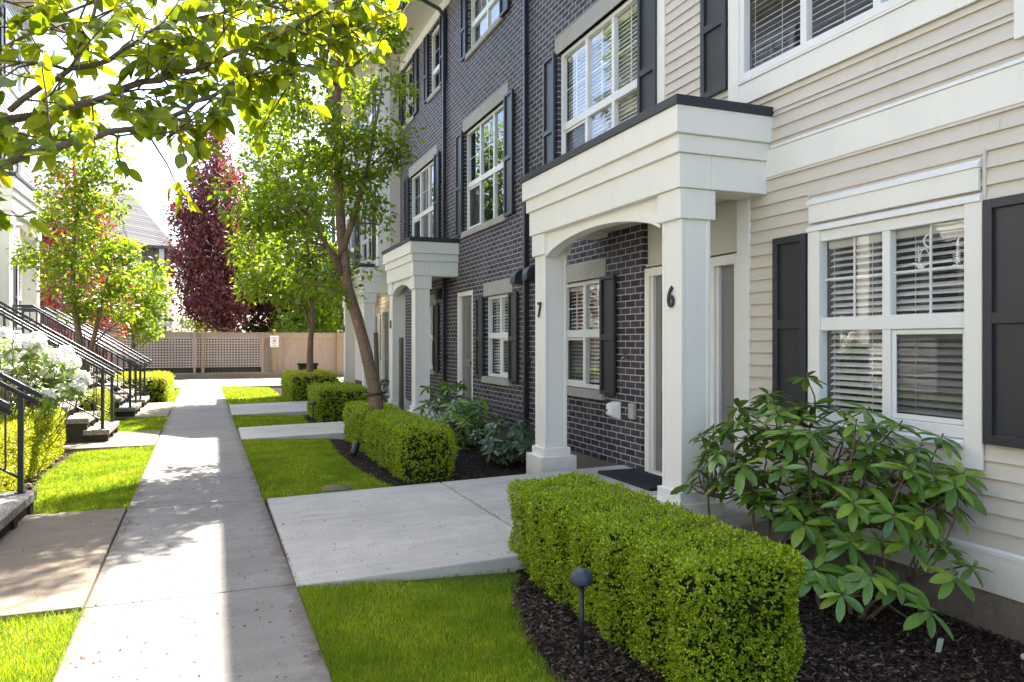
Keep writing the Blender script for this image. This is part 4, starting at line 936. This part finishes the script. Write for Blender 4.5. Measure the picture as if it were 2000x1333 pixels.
# the near tree whose branches hang into the top of the picture; its trunk stands out of frame
def fg_tree():
    rg = np.random.default_rng(91)
    t = thing('overhanging_tree', 'broad leaved tree whose near branches hang across the top left sky', 'tree', (-1.75, 1.55, -.1), 0, GT)

    BR = BRANCHES
    m = MB(); m.tube([(-1.75, 1.55, -.1), (-1.74, 1.56, .8), (-1.70, 1.58, 1.6), (-1.66, 1.6, 2.3), (-1.7, 1.5, 3.2), (-1.6, 1.4, 4.2)], [.085, .07, .062, .055, .04, .02], 12)
    P = []; D = []; N = []; Sz = []
    BR = [([(-1.69, 1.58, 1.95)] + BR[0][0], (.019, BR[0][1][1])), ([(-1.70, 1.58, 1.62)] + BR[1][0], (.017, BR[1][1][1]))] + BR[2:]
    for pts, rad in BR:
        pts = np.array(pts); seg = np.linalg.norm(np.diff(pts, axis=0), axis=1); tt = np.concatenate([[0], np.cumsum(seg)]); n = max(6, int(tt[-1] / .05))
        q = np.stack([np.interp(np.linspace(0, tt[-1], n), tt, pts[:, k]) for k in range(3)], 1); q[1:-1] = (q[:-2] + 2 * q[1:-1] + q[2:]) / 4; q[1:-1] += rg.normal(0, .004, (n - 2, 3))
        m.tube(q, np.linspace(rad[0], rad[1], n), 8)
        ax = unit(q[-1] - q[0])
        for i in range(1, n, 1):
            if rg.uniform() > .92: continue
            L = rg.uniform(.07, .26); d = unit(ax * .5 + rdir(1, rg)[0] * .9 + np.array([0, 0, .22])); e = q[i] + d * L
            tw = curve_pts(q[i], e, 5, rg, .10, .0); m.tube(tw, np.linspace(.0032, .0016, 5), 5)
            for _ in range(rg.integers(6, 11)):
                s = rg.uniform(.35, 1.0); p = q[i] + d * L * s + rg.normal(0, .006, 3)
                ld = unit(d * .55 + rdir(1, rg)[0] * .75 - np.array([0, 0, .55])); P.append(p + ld * .012); D.append(ld); N.append(unit(rdir(1, rg)[0] * .6 + np.array([-.2, -.5, .75]))); Sz.append(rg.uniform(.030, .076))
    P, D, N, Sz = map(np.array, (P, D, N, Sz)); kind = rg.integers(0, 4, len(P)); ys, ws = (0, .06, .16, .30, .46, .62, .76, .88, .95, 1.0), (0, .45, .76, .96, 1.0, .88, .66, .36, .14, 0)
    TS = [tmpl_leaf(w, f, d, ys, ws) for w, f, d in ((.66, .16, .20), (.60, .30, .38), (.72, .08, .05), (.55, .22, -.16))]
    leafobj('leaves', M['fgleaf'], [leaves(TS[k], P[kind == k], D[kind == k], N[kind == k], Sz[kind == k]) for k in range(4)], t)
    m.build('branches', M['twig'], t)
BRANCHES = [([(-0.823, 2.204, 1.885), (-0.699, 2.209, 1.944), (-0.571, 2.266, 1.993), (-0.45, 2.326, 2.045), (-0.314, 2.38, 2.114), (-0.167, 2.43, 2.21), (-0.04, 2.487, 2.286), (0.078, 2.548, 2.371), (0.223, 2.599, 2.477), (0.461, 2.613, 2.659)], (0.01, 0.004)), ([(-0.8, 2.141, 1.735), (-0.541, 2.147, 1.843), (-0.418, 2.206, 1.922), (-0.353, 2.234, 1.968), (-0.27, 2.255, 2.001), (-0.217, 2.288, 2.018), (-0.118, 2.357, 2.086), (-0.019, 2.479, 2.187), (0.126, 2.583, 2.311), (0.228, 2.651, 2.411), (0.377, 2.753, 2.559)], (0.0085, 0.003)), ([(-0.501, 2.346, 2.061), (-0.383, 2.407, 2.206), (-0.337, 2.443, 2.22), (-0.26, 2.466, 2.287), (-0.185, 2.491, 2.362), (-0.116, 2.517, 2.426), (-0.055, 2.547, 2.484), (0.048, 2.56, 2.598)], (0.008, 0.005)), ([(-0.371, 2.51, 2.302), (-0.354, 2.503, 2.324), (-0.317, 2.489, 2.443), (-0.302, 2.483, 2.532)], (0.006, 0.004)), ([(0.078, 2.548, 2.371), (0.16, 2.623, 2.44), (0.287, 2.735, 2.566), (0.384, 2.804, 2.663), (0.487, 2.871, 2.765)], (0.0065, 0.004)), ([(-0.699, 2.209, 1.944), (-0.601, 2.385, 2.15), (-0.473, 2.442, 2.313), (-0.371, 2.51, 2.421), (-0.257, 2.573, 2.535)], (0.008, 0.003)), ([(-0.383, 2.407, 2.206), (-0.439, 2.268, 2.172), (-0.486, 2.179, 2.129), (-0.541, 2.147, 2.129)], (0.005, 0.002)), ([(-0.118, 2.357, 2.086), (-0.053, 2.385, 2.086), (0.003, 2.417, 2.093)], (0.004, 0.0015)), ([(-0.27, 2.255, 2.001), (-0.182, 2.328, 2.026), (-0.122, 2.412, 2.045)], (0.003, 0.0015)), ([(0.223, 2.599, 2.477), (0.314, 2.67, 2.501), (0.411, 2.74, 2.504)], (0.004, 0.0015)), ([(-0.116, 2.517, 2.426), (0.003, 2.578, 2.485), (0.16, 2.623, 2.561), (0.298, 2.677, 2.659)], (0.004, 0.002)), ([(0.078, 2.548, 2.371), (0.2, 2.608, 2.376), (0.33, 2.664, 2.386), (0.462, 2.72, 2.431)], (0.005, 0.002)), ([(0.16, 2.623, 2.561), (0.298, 2.677, 2.571), (0.453, 2.777, 2.608)], (0.004, 0.002)), ([(-0.473, 2.442, 2.313), (-0.379, 2.567, 2.39), (-0.269, 2.685, 2.468)], (0.004, 0.002)), ([(-0.257, 2.573, 2.535), (-0.133, 2.631, 2.541), (0.019, 2.679, 2.57)], (0.004, 0.002)), ([(-0.578, 2.591, 2.443), (-0.518, 2.675, 2.465), (-0.45, 2.756, 2.501)], (0.004, 0.002)), ([(-0.167, 2.43, 2.21), (-0.084, 2.504, 2.255), (0.018, 2.572, 2.274)], (0.004, 0.0015)), ([(-0.45, 2.326, 2.045), (-0.407, 2.416, 2.157), (-0.371, 2.51, 2.265)], (0.004, 0.0015)), ([(-0.04, 2.487, 2.286), (0.033, 2.566, 2.436), (0.08, 2.601, 2.539)], (0.004, 0.0015)), ([(-0.26, 2.466, 2.287), (-0.229, 2.561, 2.395), (-0.174, 2.594, 2.495)], (0.004, 0.0015)), ([(0.223, 2.599, 2.477), (0.363, 2.651, 2.465), (0.479, 2.713, 2.541)], (0.004, 0.0015)), ([(-0.314, 2.38, 2.114), (-0.232, 2.455, 2.183), (-0.127, 2.521, 2.224)], (0.004, 0.002)), ([(0.126, 2.583, 2.311), (0.192, 2.611, 2.308), (0.252, 2.641, 2.299)], (0.0035, 0.0015))]
fg_tree()

# ------------------------------------------------------------------ rhododendrons
def rhodo(name, label, base, whorls, seed, lsize=.13, nl=(7, 11), mat='rhodo', stems=True, tilt=(.12, -.62), group='rhododendrons', stemr=.016, hubs=None):
    rg = np.random.default_rng(seed); t = thing(name, label, 'shrub', tuple(base[0]), 0, group)
    W = np.array(whorls, float); base = np.array(base, float); ctr = base.mean(0)
    m = MB(); P = []; D = []; N = []; Sz = []
    hubs = np.array(hubs, float) if hubs is not None else None
    if hubs is not None:
        for h in hubs:
            b = base[np.argmin(np.linalg.norm(base - h, axis=1))]; p = curve_pts(b, h, 9, rg, .10, -.02); m.tube(p, np.linspace(stemr, stemr * .45, 9), 7)
    for w in W:
        src = hubs if hubs is not None else base
        b = src[np.argmin(np.linalg.norm(src - w, axis=1) + .7 * np.maximum(0, src[:, 2] - w[2]))]
        p = curve_pts(b, w, 7, rg, .14, -.06); m.tube(p, np.linspace(stemr * .5, .004, 7), 6)
        out = unit((w - ctr) * np.array([1, 1, .35])); ax = unit(p[-1] - p[-2] + np.array([0, 0, .55]) + out * .35)
        k = rg.integers(*nl); ph = rg.uniform(0, 6.28); e1 = unit(np.cross(ax, np.array([.3, .9, .1]))); e2 = np.cross(ax, e1); s0 = lsize * rg.uniform(.8, 1.2)
        for j in range(k):
            q = ph + j * 2.399 + rg.normal(0, .12); rad_ = e1 * math.cos(q) + e2 * math.sin(q); tl = rg.uniform(tilt[1], tilt[0]) + .45 * (j / k) ** 2
            P.append(w - ax * .02 * (1 - j / k) + rad_ * .008); D.append(unit(rad_ + ax * tl)); N.append(unit(ax + rad_ * .25 + rg.normal(0, .18, 3))); Sz.append(s0 * rg.uniform(.72, 1.15) * (1 - .2 * j / k))
        m.tube([w - ax * .004, w + ax * .014, w + ax * .026], [.004, .006, .001], 6)
    leafobj('leaves', M[mat], [leaves(T_RHODO, np.array(P), np.array(D), np.array(N), np.array(Sz))], t)
    m.build('stems', M['twig'], t); return t
WR = [(3.45, 4.84, 0.74), (3.5, 4.75, 0.81), (3.6, 4.6, 0.97), (3.4, 4.8, 0.5), (3.4, 4.9, 0.36), (3.45, 4.65, 0.48), (3.5, 4.53, 0.66), (3.55, 4.32, 0.8), (3.85, 4.17, 1.21), (3.85, 4.1, 1.02), (3.75, 4.29, 0.97), (3.75, 4.45, 1.07), (3.9, 3.92, 1.0), (3.75, 3.95, 0.83), (3.65, 4.1, 0.78), (3.85, 3.78, 0.86), (3.9, 3.59, 0.93), (3.65, 3.47, 0.72), (3.6, 3.7, 0.7), (3.55, 3.92, 0.61), (3.5, 4.15, 0.57), (3.45, 4.3, 0.41), (3.65, 3.28, 0.51), (3.6, 3.1, 0.35), (3.75, 2.95, 0.18), (3.9, 2.96, 0.21), (3.45, 2.86, 0.06), (3.5, 3.1, 0.12), (3.2, 3.2, 0.07), (3.2, 3.41, 0.15), (3.25, 3.34, 0.12), (3.35, 3.15, 0.17), (3.9, 3.32, 0.65), (4.0, 3.27, 0.47), (3.9, 3.4, 0.73), (3.9, 3.51, 0.81), (3.85, 3.21, 0.36), (3.95, 3.16, 0.26), (3.6, 3.46, 0.52), (3.5, 3.56, 0.39), (3.5, 3.77, 0.44), (3.45, 3.9, 0.35), (3.5, 3.22, 0.32), (3.4, 3.34, 0.3), (3.4, 3.58, 0.3), (3.8, 3.31, 0.45)]
rg = np.random.default_rng(5)
fill = []
while len(fill) < 105:
    p = rg.uniform((3.15, 3.0, .28), (4.08, 4.95, 1.05)); 
    if ((p[0] - 3.75) / .62) ** 2 + ((p[1] - 3.95) / 1.0) ** 2 + ((p[2] - .62) / .5) ** 2 < 1: fill.append(p)
rhodo('rhododendron', 'big green rhododendron with long leaf whorls in front of the large blind window', [(3.45, 3.62, -.26), (3.6, 3.5, -.27), (3.42, 4.1, -.24), (3.5, 4.6, -.22)], WR + [tuple(p) for p in fill], 51, .158, nl=(8, 12),
      hubs=[(3.55, 3.75, .35), (3.75, 3.6, .3), (3.5, 4.3, .4), (3.45, 4.75, .3), (3.85, 3.95, .55), (3.8, 3.3, .05), (3.65, 4.15, .7), (3.6, 3.3, -.02), (3.9, 4.2, .85)])
rg = np.random.default_rng(6)
def blob(n, c_, r): 
    o = []
    while len(o) < n:
        p = rg.uniform(-1, 1, 3)
        if np.linalg.norm(p) < 1: o.append(tuple(np.array(c_) + p * np.array(r)))
    return o
rhodo('rhododendron', 'mid green rhododendron under the brick house windows, behind the long hedge', [(3.6, 11.3, -.12), (3.5, 10.8, -.12)], blob(58, (3.5, 11.6, .38), (.50, 1.25, .48)) + blob(26, (3.45, 10.4, .28), (.5, .6, .42)), 52, .15)
rhodo('rhododendron', 'low bluish green rhododendron beside the white column numbered 7', [(3.5, 9.2, -.12)], blob(44, (3.45, 9.15, .22), (.42, .75, .34)), 53, .15, mat='rhodo2')
rhodo('rhododendron', 'small grey green shrub between the far porch columns', [(3.6, 16.6, -.1)], blob(30, (3.5, 16.8, .35), (.45, .6, .38)), 54, .15, mat='rhodo2')
rhodo('leafy_shrub', 'bright leafy plant beside the last white column', [(3.1, 21.8, -.1)], blob(30, (3.1, 22.0, .3), (.5, .6, .35)), 55, .2, mat='limeleaf', group=None)
# white flowering one
def white_rhodo():
    rg = np.random.default_rng(58)
    FL = [(-2.28, 10.43, 1.53), (-2.05, 10.2, 1.44), (-1.94, 10.34, 1.47), (-1.9, 10.5, 1.29), (-2.23, 10.63, 1.32), (-2.17, 10.8, 1.11), (-2.32, 10.65, 1.06), (-1.88, 10.59, 1.1), (-2.09, 10.8, 1.01), (-1.72, 10.81, 1.31), (-1.59, 10.45, 1.2), (-1.81, 10.85, 0.96), (-1.46, 10.25, 1.01), (-1.6, 10.48, 1.06), (-2.19, 10.53, 0.95), (-1.73, 10.59, 0.85), (-2.0, 10.66, 1.23), (-2.39, 10.89, 0.82), (-2.48, 10.8, 1.33), (-2.44, 10.58, 1.54), (-2.5, 10.77, 1.02), (-1.74, 10.2, 1.27), (-1.81, 10.22, 0.8), (-2.0, 10.26, 1.32), (-2.23, 10.8, 1.1), (-1.9, 10.18, 1.4), (-1.86, 10.81, 1.03), (-1.67, 10.9, 1.05), (-2.28, 10.6, 1.23), (-1.74, 10.46, 1.19), (-1.5, 10.18, 0.91)]
    W = blob(60, (-2.55, 11.2, .78), (.72, 1.0, .60)) + [(f[0] + rg.uniform(-.16, .10), f[1] + rg.uniform(-.15, .15), f[2] + rg.uniform(-.16, .05)) for f in FL for _ in (0, 1)]
    t = rhodo('flowering_rhododendron', 'rhododendron covered in white flower clusters left of the path', [(-2.6, 11.3, -.15), (-2.5, 10.9, -.15), (-2.5, 11.8, -.15)], W, 59, .15, mat='limerhodo', group=None)
    t['category'] = 'flowering shrub'
    V0 = []; F0 = []
    for k in range(5):
        a = 2 * math.pi * k / 5; c_, s_ = math.cos(a), math.sin(a); i = len(V0)
        for r, w, z in ((.0, .0, 0), (.45, .26, .35), (.95, .36, .62), (1.25, .12, .58)):
            V0 += [(c_ * r - s_ * w, s_ * r + c_ * w, z), (c_ * r + s_ * w, s_ * r - c_ * w, z)]
        for j in (0, 2, 4): F0 += [(i + j, i + j + 1, i + j + 3), (i + j, i + j + 3, i + j + 2)]
    V0 = np.array(V0); V0 = V0[:, [0, 2, 1]]; F0 = np.array(F0)
    P = []; D = []; C = []
    for c_ in FL:
        k = 28; dd = unit(rdir(k, rg) + np.array([.35, -.25, .55])); P.append(np.array(c_) + dd * .064); D.append(dd)
    P = np.concatenate(P); D = np.concatenate(D)
    leafobj('flowers', M['petal'], [leaves((V0, F0), P, D, rdir(len(P), rg), .037 * rg.uniform(.75, 1.25, len(P)))], t, False)
white_rhodo()
# ------------------------------------------------------------------ garden fittings
def path_light(label, x, y, z0, h=.62, r=.068):
    t = thing('path_light', label, 'garden light', (x, y, z0), 0, 'low garden lights')
    z = z0 + h
    m = MB(); m.lathe([(.0005, z + .055)] + [(r * math.sin(a), z + .058 * math.cos(a)) for a in np.linspace(.15, 1.5, 9)] + [(r * 1.0, z - .012), (r * .9, z - .02), (.02, z - .012)], x, y, 24); m.build('hood', M['hood'], t)
    m = MB(); m.tube([(x, y, z0 - .05), (x, y, z)], .0125, 12); m.lathe([(.026, z0 + .0), (.026, z0 + .022), (.014, z0 + .03)], x, y, 14); m.build('stem', M['pipe'], t)
    return t
M['hood'] = painted('blue_black_hood', (.035, .05, .075), .5, .1, .15, False)
path_light('mushroom shaped dark path light in the mulch before the nearest hedge', 1.66, 3.30, -.105, .40, .056)
path_light('small mushroom path light at the corner of the cube shaped hedge', 1.72, 14.5, -.07, .36, .062)
t = thing('spotlight', 'black bullet spotlight lying in the mulch against the long hedge', 'garden light', (1.74, 10.05, -.07), 0)
m = MB(); m.tube([(1.69, 10.0, -.04), (1.70, 10.01, -.02), (1.76, 10.10, .09), (1.77, 10.11, .10)], [.03, .048, .05, .044], 14); m.build('lamp_housing', M['pipe'], t)
m = MB(); m.tube([(1.74, 10.05, -.09), (1.74, 10.05, .02)], .012, 8); m.build('stake_mount', M['pipe'], t)
t = thing('valve_lid', 'round grey utility lid set in the lawn beside the wide slab', 'utility lid', (1.15, 7.78, -.03), 0)
m = MB(); m.lathe([(.155, -.09), (.155, -.028), (.145, -.022)], 1.15, 7.80, 28); m.build('rim', M['foundation'], t); m = MB(); m.lathe([(.135, -.06), (.135, -.019), (.03, -.018)], 1.15, 7.80, 28); m.build('lid', M['oldconcrete'], t)
mm = NT('doormat_pile'); vv = mm.noise(220, 2); mm.set(mm.mixc(mm.ramp(vv, [(.4, 0), (.6, 1)]), (.022, .022, .028), (.06, .06, .07)), .95, .1); mm.bump(vv, .8, .006)
m = MB(); m.box(3.72, 4.16, 6.0, 7.02, .07, .108); o = m.build('doormat', mm.m, None, .006); setp(o, 'dark grey doormat on the porch slab by the brick corner', 'doormat'); 
for x, y, h, lean, lb in ((2.95, 12.62, 1.52, .0, 'taller wooden tree stake standing upright just left of the number 8 porch column'), (2.80, 13.8, 1.62, -.05, 'shorter looking wooden stake close behind the leaning trunk')):
    m = MB(); m.tube([(x, y, -.1), (x + lean * .5, y, h * .5), (x + lean, y, h - .01), (x + lean, y, h)], [.042, .042, .040, .036], 14); setp(m.build('tree_stake', M['stake']), lb, 'stake', 'wooden tree stakes')
# plant tag, pale scrap and planter
m = MB(); m.add([(3.36, 2.74, -.03), (3.385, 2.725, -.03), (3.375, 2.735, -.10), (3.355, 2.75, -.10), (3.363, 2.743, -.03), (3.388, 2.728, -.03), (3.378, 2.738, -.10), (3.358, 2.753, -.10)], [(0, 1, 2, 3), (4, 5, 6, 7), (0, 1, 5, 4), (2, 3, 7, 6), (1, 2, 6, 5), (0, 3, 7, 4)]); setp(m.build('plant_tag', m_flat('tag_plastic', (.30, .33, .25), .6)), 'pale plastic plant tag hanging under the lowest rhododendron leaves', 'plant tag')
m = MB(); m.box(2.25, 2.75, 22.2, 22.6, -.1, .78); m.box(2.22, 2.78, 22.17, 22.63, .78, .84); setp(m.build('planter_box', M['timber'], None, .01), 'dark square planter box behind the golden topped hedge', 'planter')
m = MB(); m.box(3.51, 3.81, 2.1, 2.40, -.28, -.03); m.box(3.49, 3.83, 2.08, 2.42, -.03, .0); setp(m.build('utility_box', M['stone'], None, .012), 'pale grey box at the bottom right edge beside the siding wall', 'utility box')

# white paper cut-outs hung inside the upper right pane of the large window
def cutout(label, strips, loc):
    t = thing('paper_cutout', label, 'window decoration', loc, 0, 'paper cut-outs in the large window')
    m = MB(TR); d = -.026
    for pts, w in strips: m.tube([(u, d, z) for u, z in pts], w, 5)
    m.build('paper', M['paper'], t); return t
M['paper'] = m_flat('white_paper', (.92, .92, .90), .7, .2)
def fern(u, z0, z1):
    o = [([(u, z0), (u + .004, z1)], .003)]
    for k in range(5): z = z0 + .012 + k * .014; o += [([(u, z), (u + .026, z + .012)], .0025), ([(u, z), (u - .022, z + .010)], .0025)]
    return o
cutout('white paper crescent and fern strip hanging in the middle of the upper right pane', [([(3.50, 2.135), (3.53, 2.127), (3.548, 2.10), (3.54, 2.07), (3.52, 2.055), (3.50, 2.052)], .006), ([(3.70, 1.945), (3.62, 1.957), (3.54, 1.942), (3.49, 1.95), (3.42, 1.947), (3.35, 1.952)], .006),
       ([(3.60, 1.945), (3.545, 1.938)], .012), ([(3.59, 1.93), (3.55, 1.925)], .009), ([(3.58, 1.96), (3.575, 2.01), (3.555, 2.04), (3.53, 2.04), (3.51, 2.01), (3.50, 1.96)], .0028)] + fern(3.585, 1.96, 2.07), (4.226, 3.55, 1.9))
cutout('white paper star and bell shape at the right edge of the upper right pane', [([(3.34, 1.915), (3.27, 1.90), (3.235, 1.91)], .012), ([(3.255, 1.92), (3.25, 1.96), (3.245, 2.015)], .014), ([(3.345, 2.06), (3.275, 2.03)], .003), ([(3.30, 2.09), (3.32, 2.035)], .003), ([(3.29, 2.185), (3.27, 2.2)], .003)] + fern(3.315, 1.92, 2.0), (4.226, 3.29, 1.9))
tp = thing('hose_tap', 'small brass garden tap on the dark brick beside the charcoal shutter', 'tap', (4.2, 7.22, 1.27), 0)
m = MB(TR); m.tube([(7.22, 0, 1.285), (7.22, .06, 1.285), (7.22, .085, 1.26)], .012, 8); m.build('spout', M['brass'] if 'brass' in M else m_flat('brass', (.45, .36, .22), .35, .5, .8), tp)
m = MB(TR); m.tube([(7.19, .045, 1.32), (7.25, .045, 1.32)], .007, 6); m.tube([(7.22, .045, 1.285), (7.22, .045, 1.32)], .005, 6); m.build('valve_handle', M['pipe'], tp)

# ------------------------------------------------------------------ fence across the end of the lane
FN = thing('cedar_fence', 'weathered wooden fence with a lattice section closing the far end of the path', 'fence', (1, 33, 0), 0)
m = MB(); rgf = random.Random(3); x = -9.0
while x < 14:
    w_ = .14; m.box(x, x + w_ - .004, 33.13, 33.15, .0, 1.62 + rgf.uniform(-.004, .004)); x += w_
m.build('plank_panel', M['fence'], FN)
m = MB(); m.box(-9, 14, 33.0, 33.06, 1.62, 1.80); m.build('top_board', M['fence'], FN)
m = MB(); m.box(-9, 14, 32.97, 33.09, 1.80, 1.835); m.build('cap_board', M['fence'], FN)
m = MB(); m.box(-9, 14, 32.96, 33.07, -.05, .2); m.build('kickboard', M['fence'], FN)
def lattice(x0, x1, z0, z1):
    m = MB(); st = .108
    n = int((x1 - x0) / st)
    for i in range(n + 1): xx = x0 + (x1 - x0 - .045) * i / n; m.box(xx, xx + .045, 32.955, 32.965, z0, z1)
    k = int((z1 - z0) / st)
    for i in range(k + 1): zz = z0 + (z1 - z0 - .045) * i / k; m.box(x0, x1, 32.944, 32.9545, zz, zz + .045)
    m.build('lattice_panel', M['lattice'], FN)
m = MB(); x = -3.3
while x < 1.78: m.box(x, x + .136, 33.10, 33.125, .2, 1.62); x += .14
m.build('lattice_shade_boards', M['timber'], FN)  # added dark boards, their colour stands in for shade in the lattice holes
lattice(-3.30, -.78, .42, 1.62); lattice(-.68, 1.80, .42, 1.62)
for x in (-3.36, -.73, 1.86): m = MB(); m.box(x - .05, x + .05, 32.925, 32.99, 0, 1.80); m.build('batten', M['fence'], FN)
for x in (-.42, 2.33, 4.95, -5.4, 8.0): m = MB(); m.box(x - .055, x + .055, 32.86, 32.93, 0, 1.93); m.add([(x - .06, 32.85, 1.93), (x + .06, 32.85, 1.93), (x + .06, 32.94, 1.93), (x - .06, 32.94, 1.93), (x, 32.895, 1.96)], [(0, 1, 4), (1, 2, 4), (2, 3, 4), (3, 0, 4), (0, 1, 2, 3)]); m.build('post', M['post'], FN)
m = MB(); m.box(-9, 14, 32.55, 32.80, -.05, .17); setp(m.build('retaining_kerb', M['oldconcrete'], None, .02), 'low stained concrete kerb along the foot of the fence', 'kerb')
SG = thing('parking_sign', 'small white notice with a P symbol fixed to a fence post', 'sign', (2.33, 32.84, 1.4), 0)
m = MB(); m.box(2.16, 2.50, 32.835, 32.845, 1.23, 1.70); m.build('sign_plate', M['vinyl'], SG, .004)
red = m_flat('sign_red', (.55, .10, .08), .5); blk = m_flat('sign_black', (.02, .02, .02), .5)
m = MB(); m.box(2.20, 2.46, 32.832, 32.8345, 1.595, 1.625); m.box(2.21, 2.45, 32.832, 32.8345, 1.272, 1.284); m.box(2.21, 2.45, 32.832, 32.8345, 1.295, 1.305); m.build('red_lines', red, SG)
m = MB(); m.tube([(2.33 + .10 * math.cos(a), 32.833, 1.455 + .10 * math.sin(a)) for a in np.linspace(0, 6.2832, 25)], .009, 6); m.build('ring', red, SG)
cu = bpy.data.curves.new('letter', 'FONT'); cu.body = 'P'; cu.size = .17; cu.align_x = 'CENTER'; cu.align_y = 'CENTER'; cu.extrude = .001; cu.offset = .004; cu.materials.append(blk)
me = text_mesh(cu); me.transform(Matrix.Translation((2.33, 32.8315, 1.455)) @ Matrix.Rotation(R(90), 4, 'X')); me.materials.clear(); link('letter', me, blk, SG)

# ------------------------------------------------------------------ houses beyond the fence
def far_house(label, x0, x1, y0, y1, ze, zr, mat, facade):
    t = thing('far_house', label, 'house', ((x0 + x1) / 2, y0, 0), 0, 'houses beyond the fence')
    m = MB(); m.box(x0, x1, y0, y1, -.1, ze); m.build('wall', M[mat], t)
    m = MB(); e = .45; xm = (x0 + x1) / 2
    m.add([(x0 - e, y0 - e, ze - .1), (x1 + e, y0 - e, ze - .1), (x1 + e, y1 + e, ze - .1), (x0 - e, y1 + e, ze - .1), (x0 + 2.0, (y0 + y1) / 2, zr), (x1 - 2.0, (y0 + y1) / 2, zr), (x0 - e, y0 - e, ze - .25), (x1 + e, y0 - e, ze - .25), (x1 + e, y1 + e, ze - .25), (x0 - e, y1 + e, ze - .25)],
          [(0, 1, 5, 4), (1, 2, 5), (2, 3, 4, 5), (3, 0, 4), (6, 7, 8, 9), (0, 1, 7, 6), (1, 2, 8, 7), (2, 3, 9, 8), (3, 0, 6, 9)]); m.build('roof', M['roof'], t)
    for (a, c_, z0, z1) in facade:
        m = MB(); ring(m_ := MB(lambda u, d, z: (u, y0 - d, z)), a, c_, z0, z1, .1, .0, .05); w = m_.build('window', M['trim'], t); m = MB(); m.box(a + .1, c_ - .1, y0 - .02, y0 - .004, z0 + .1, z1 - .1); m.build('pane', M['farglass'], w)
    return t
M['farbrick'] = m_shingle('far_brown_brick', (.20, .15, .13), (.27, .21, .18))
M['farglass'] = m_flat('far_glass', (.05, .06, .07), .08, .9)
HA = far_house('shingle roofed brick house beyond the left end of the fence', -14, -2.4, 45, 52, 6.7, 9.9, 'farbrick', [(-4.9, -3.6, 5.2, 6.8), (-8, -6.6, 5.2, 6.8), (-4.9, -3.6, 2.2, 3.8)])
m = MB(); m.box(-3.4, -2.2, 44.0, 45, 4.7, 4.95); m.box(-2.75, -2.5, 44.8, 45, -.1, 6.6); m.box(-3.5, -2.1, 43.8, 45, 2.3, 2.55); m.build('balcony_trim', M['trim'], HA)
m = MB(); m.prism([(-3.6, 4.95), (-2.0, 4.95), (-2.8, 5.5)], 43.9, 45, 1); m.prism([(-3.7, 2.55), (-1.9, 2.55), (-2.8, 3.2)], 43.7, 45, 1); m.build('porch_roof', M['roof'], HA)
HB_ = far_house('brown gabled house beyond the fence behind the last porch column', 5.3, 15, 41, 50, 4.9, 8.2, 'siding', [(6.0, 7.2, 3.2, 4.5), (8.4, 9.6, 3.2, 4.5)])
m = MB(); m.prism([(5.0, 2.5), (7.8, 2.5), (6.4, 3.5)], 39.6, 41, 1); m.build('porch_roof', M['roof'], HB_)
m = MB(); m.add([(4.95, 39.58, 2.45), (6.4, 39.58, 3.5), (7.85, 39.58, 2.45), (7.6, 39.58, 2.45), (6.4, 39.58, 3.28), (5.2, 39.58, 2.45)], [(0, 1, 4, 5), (1, 2, 3, 4)]); m.box(5.3, 5.5, 39.7, 39.9, -.1, 2.5); m.box(7.3, 7.5, 39.7, 39.9, -.1, 2.5); m.build('porch_trim', M['trim'], HB_)

# ------------------------------------------------------------------ light, sky, camera
W_ = bpy.data.worlds.new('World'); S.world = W_; W_.use_nodes = True; nt = W_.node_tree
sky = nt.nodes.new('ShaderNodeTexSky'); sky.sky_type = 'NISHITA'; sky.sun_disc = False
SD = Vector((.412, .66, 1.0)).normalized(); el = math.asin(SD.z); az = math.atan2(SD.x, SD.y)
sky.sun_elevation = el; sky.sun_rotation = az; sky.air_density = 1.0; sky.dust_density = 2.0; sky.ozone_density = 2.0
bg = nt.nodes['Background']; nt.links.new(sky.outputs[0], bg.inputs[0]); bg.inputs[1].default_value = .092
L = bpy.data.lights.new('sun', 'SUN'); L.energy = 4.0; L.angle = R(.5); L.color = (1, .95, .86)
lo = bpy.data.objects.new('sun', L); COL.objects.link(lo); lo.rotation_euler = SD.to_track_quat('Z', 'Y').to_euler(); lo.location = (10, 16, 30)
cam = bpy.data.cameras.new('camera'); co = bpy.data.objects.new('camera', cam); COL.objects.link(co); S.camera = co
co.location = (0, 0, 1.45); co.rotation_euler = (R(90), 0, -math.atan(582 / 1480)); cam.sensor_width = 36; cam.lens = 36 * 1480 / 2000
cam.shift_y = 1.5 / 2000; cam.clip_start = .05; cam.clip_end = 2000
S.view_settings.view_transform = 'Standard'; S.view_settings.look = 'None'; S.view_settings.gamma = 1; S.view_settings.exposure = 2.76

S.cycles.max_bounces = 10; S.cycles.diffuse_bounces = 4; S.cycles.glossy_bounces = 4; S.cycles.transmission_bounces = 6; S.cycles.transparent_max_bounces = 12
S.cycles.sample_clamp_indirect = 6; S.cycles.caustics_reflective = False; S.cycles.caustics_refractive = False
S.cycles.use_denoising = True
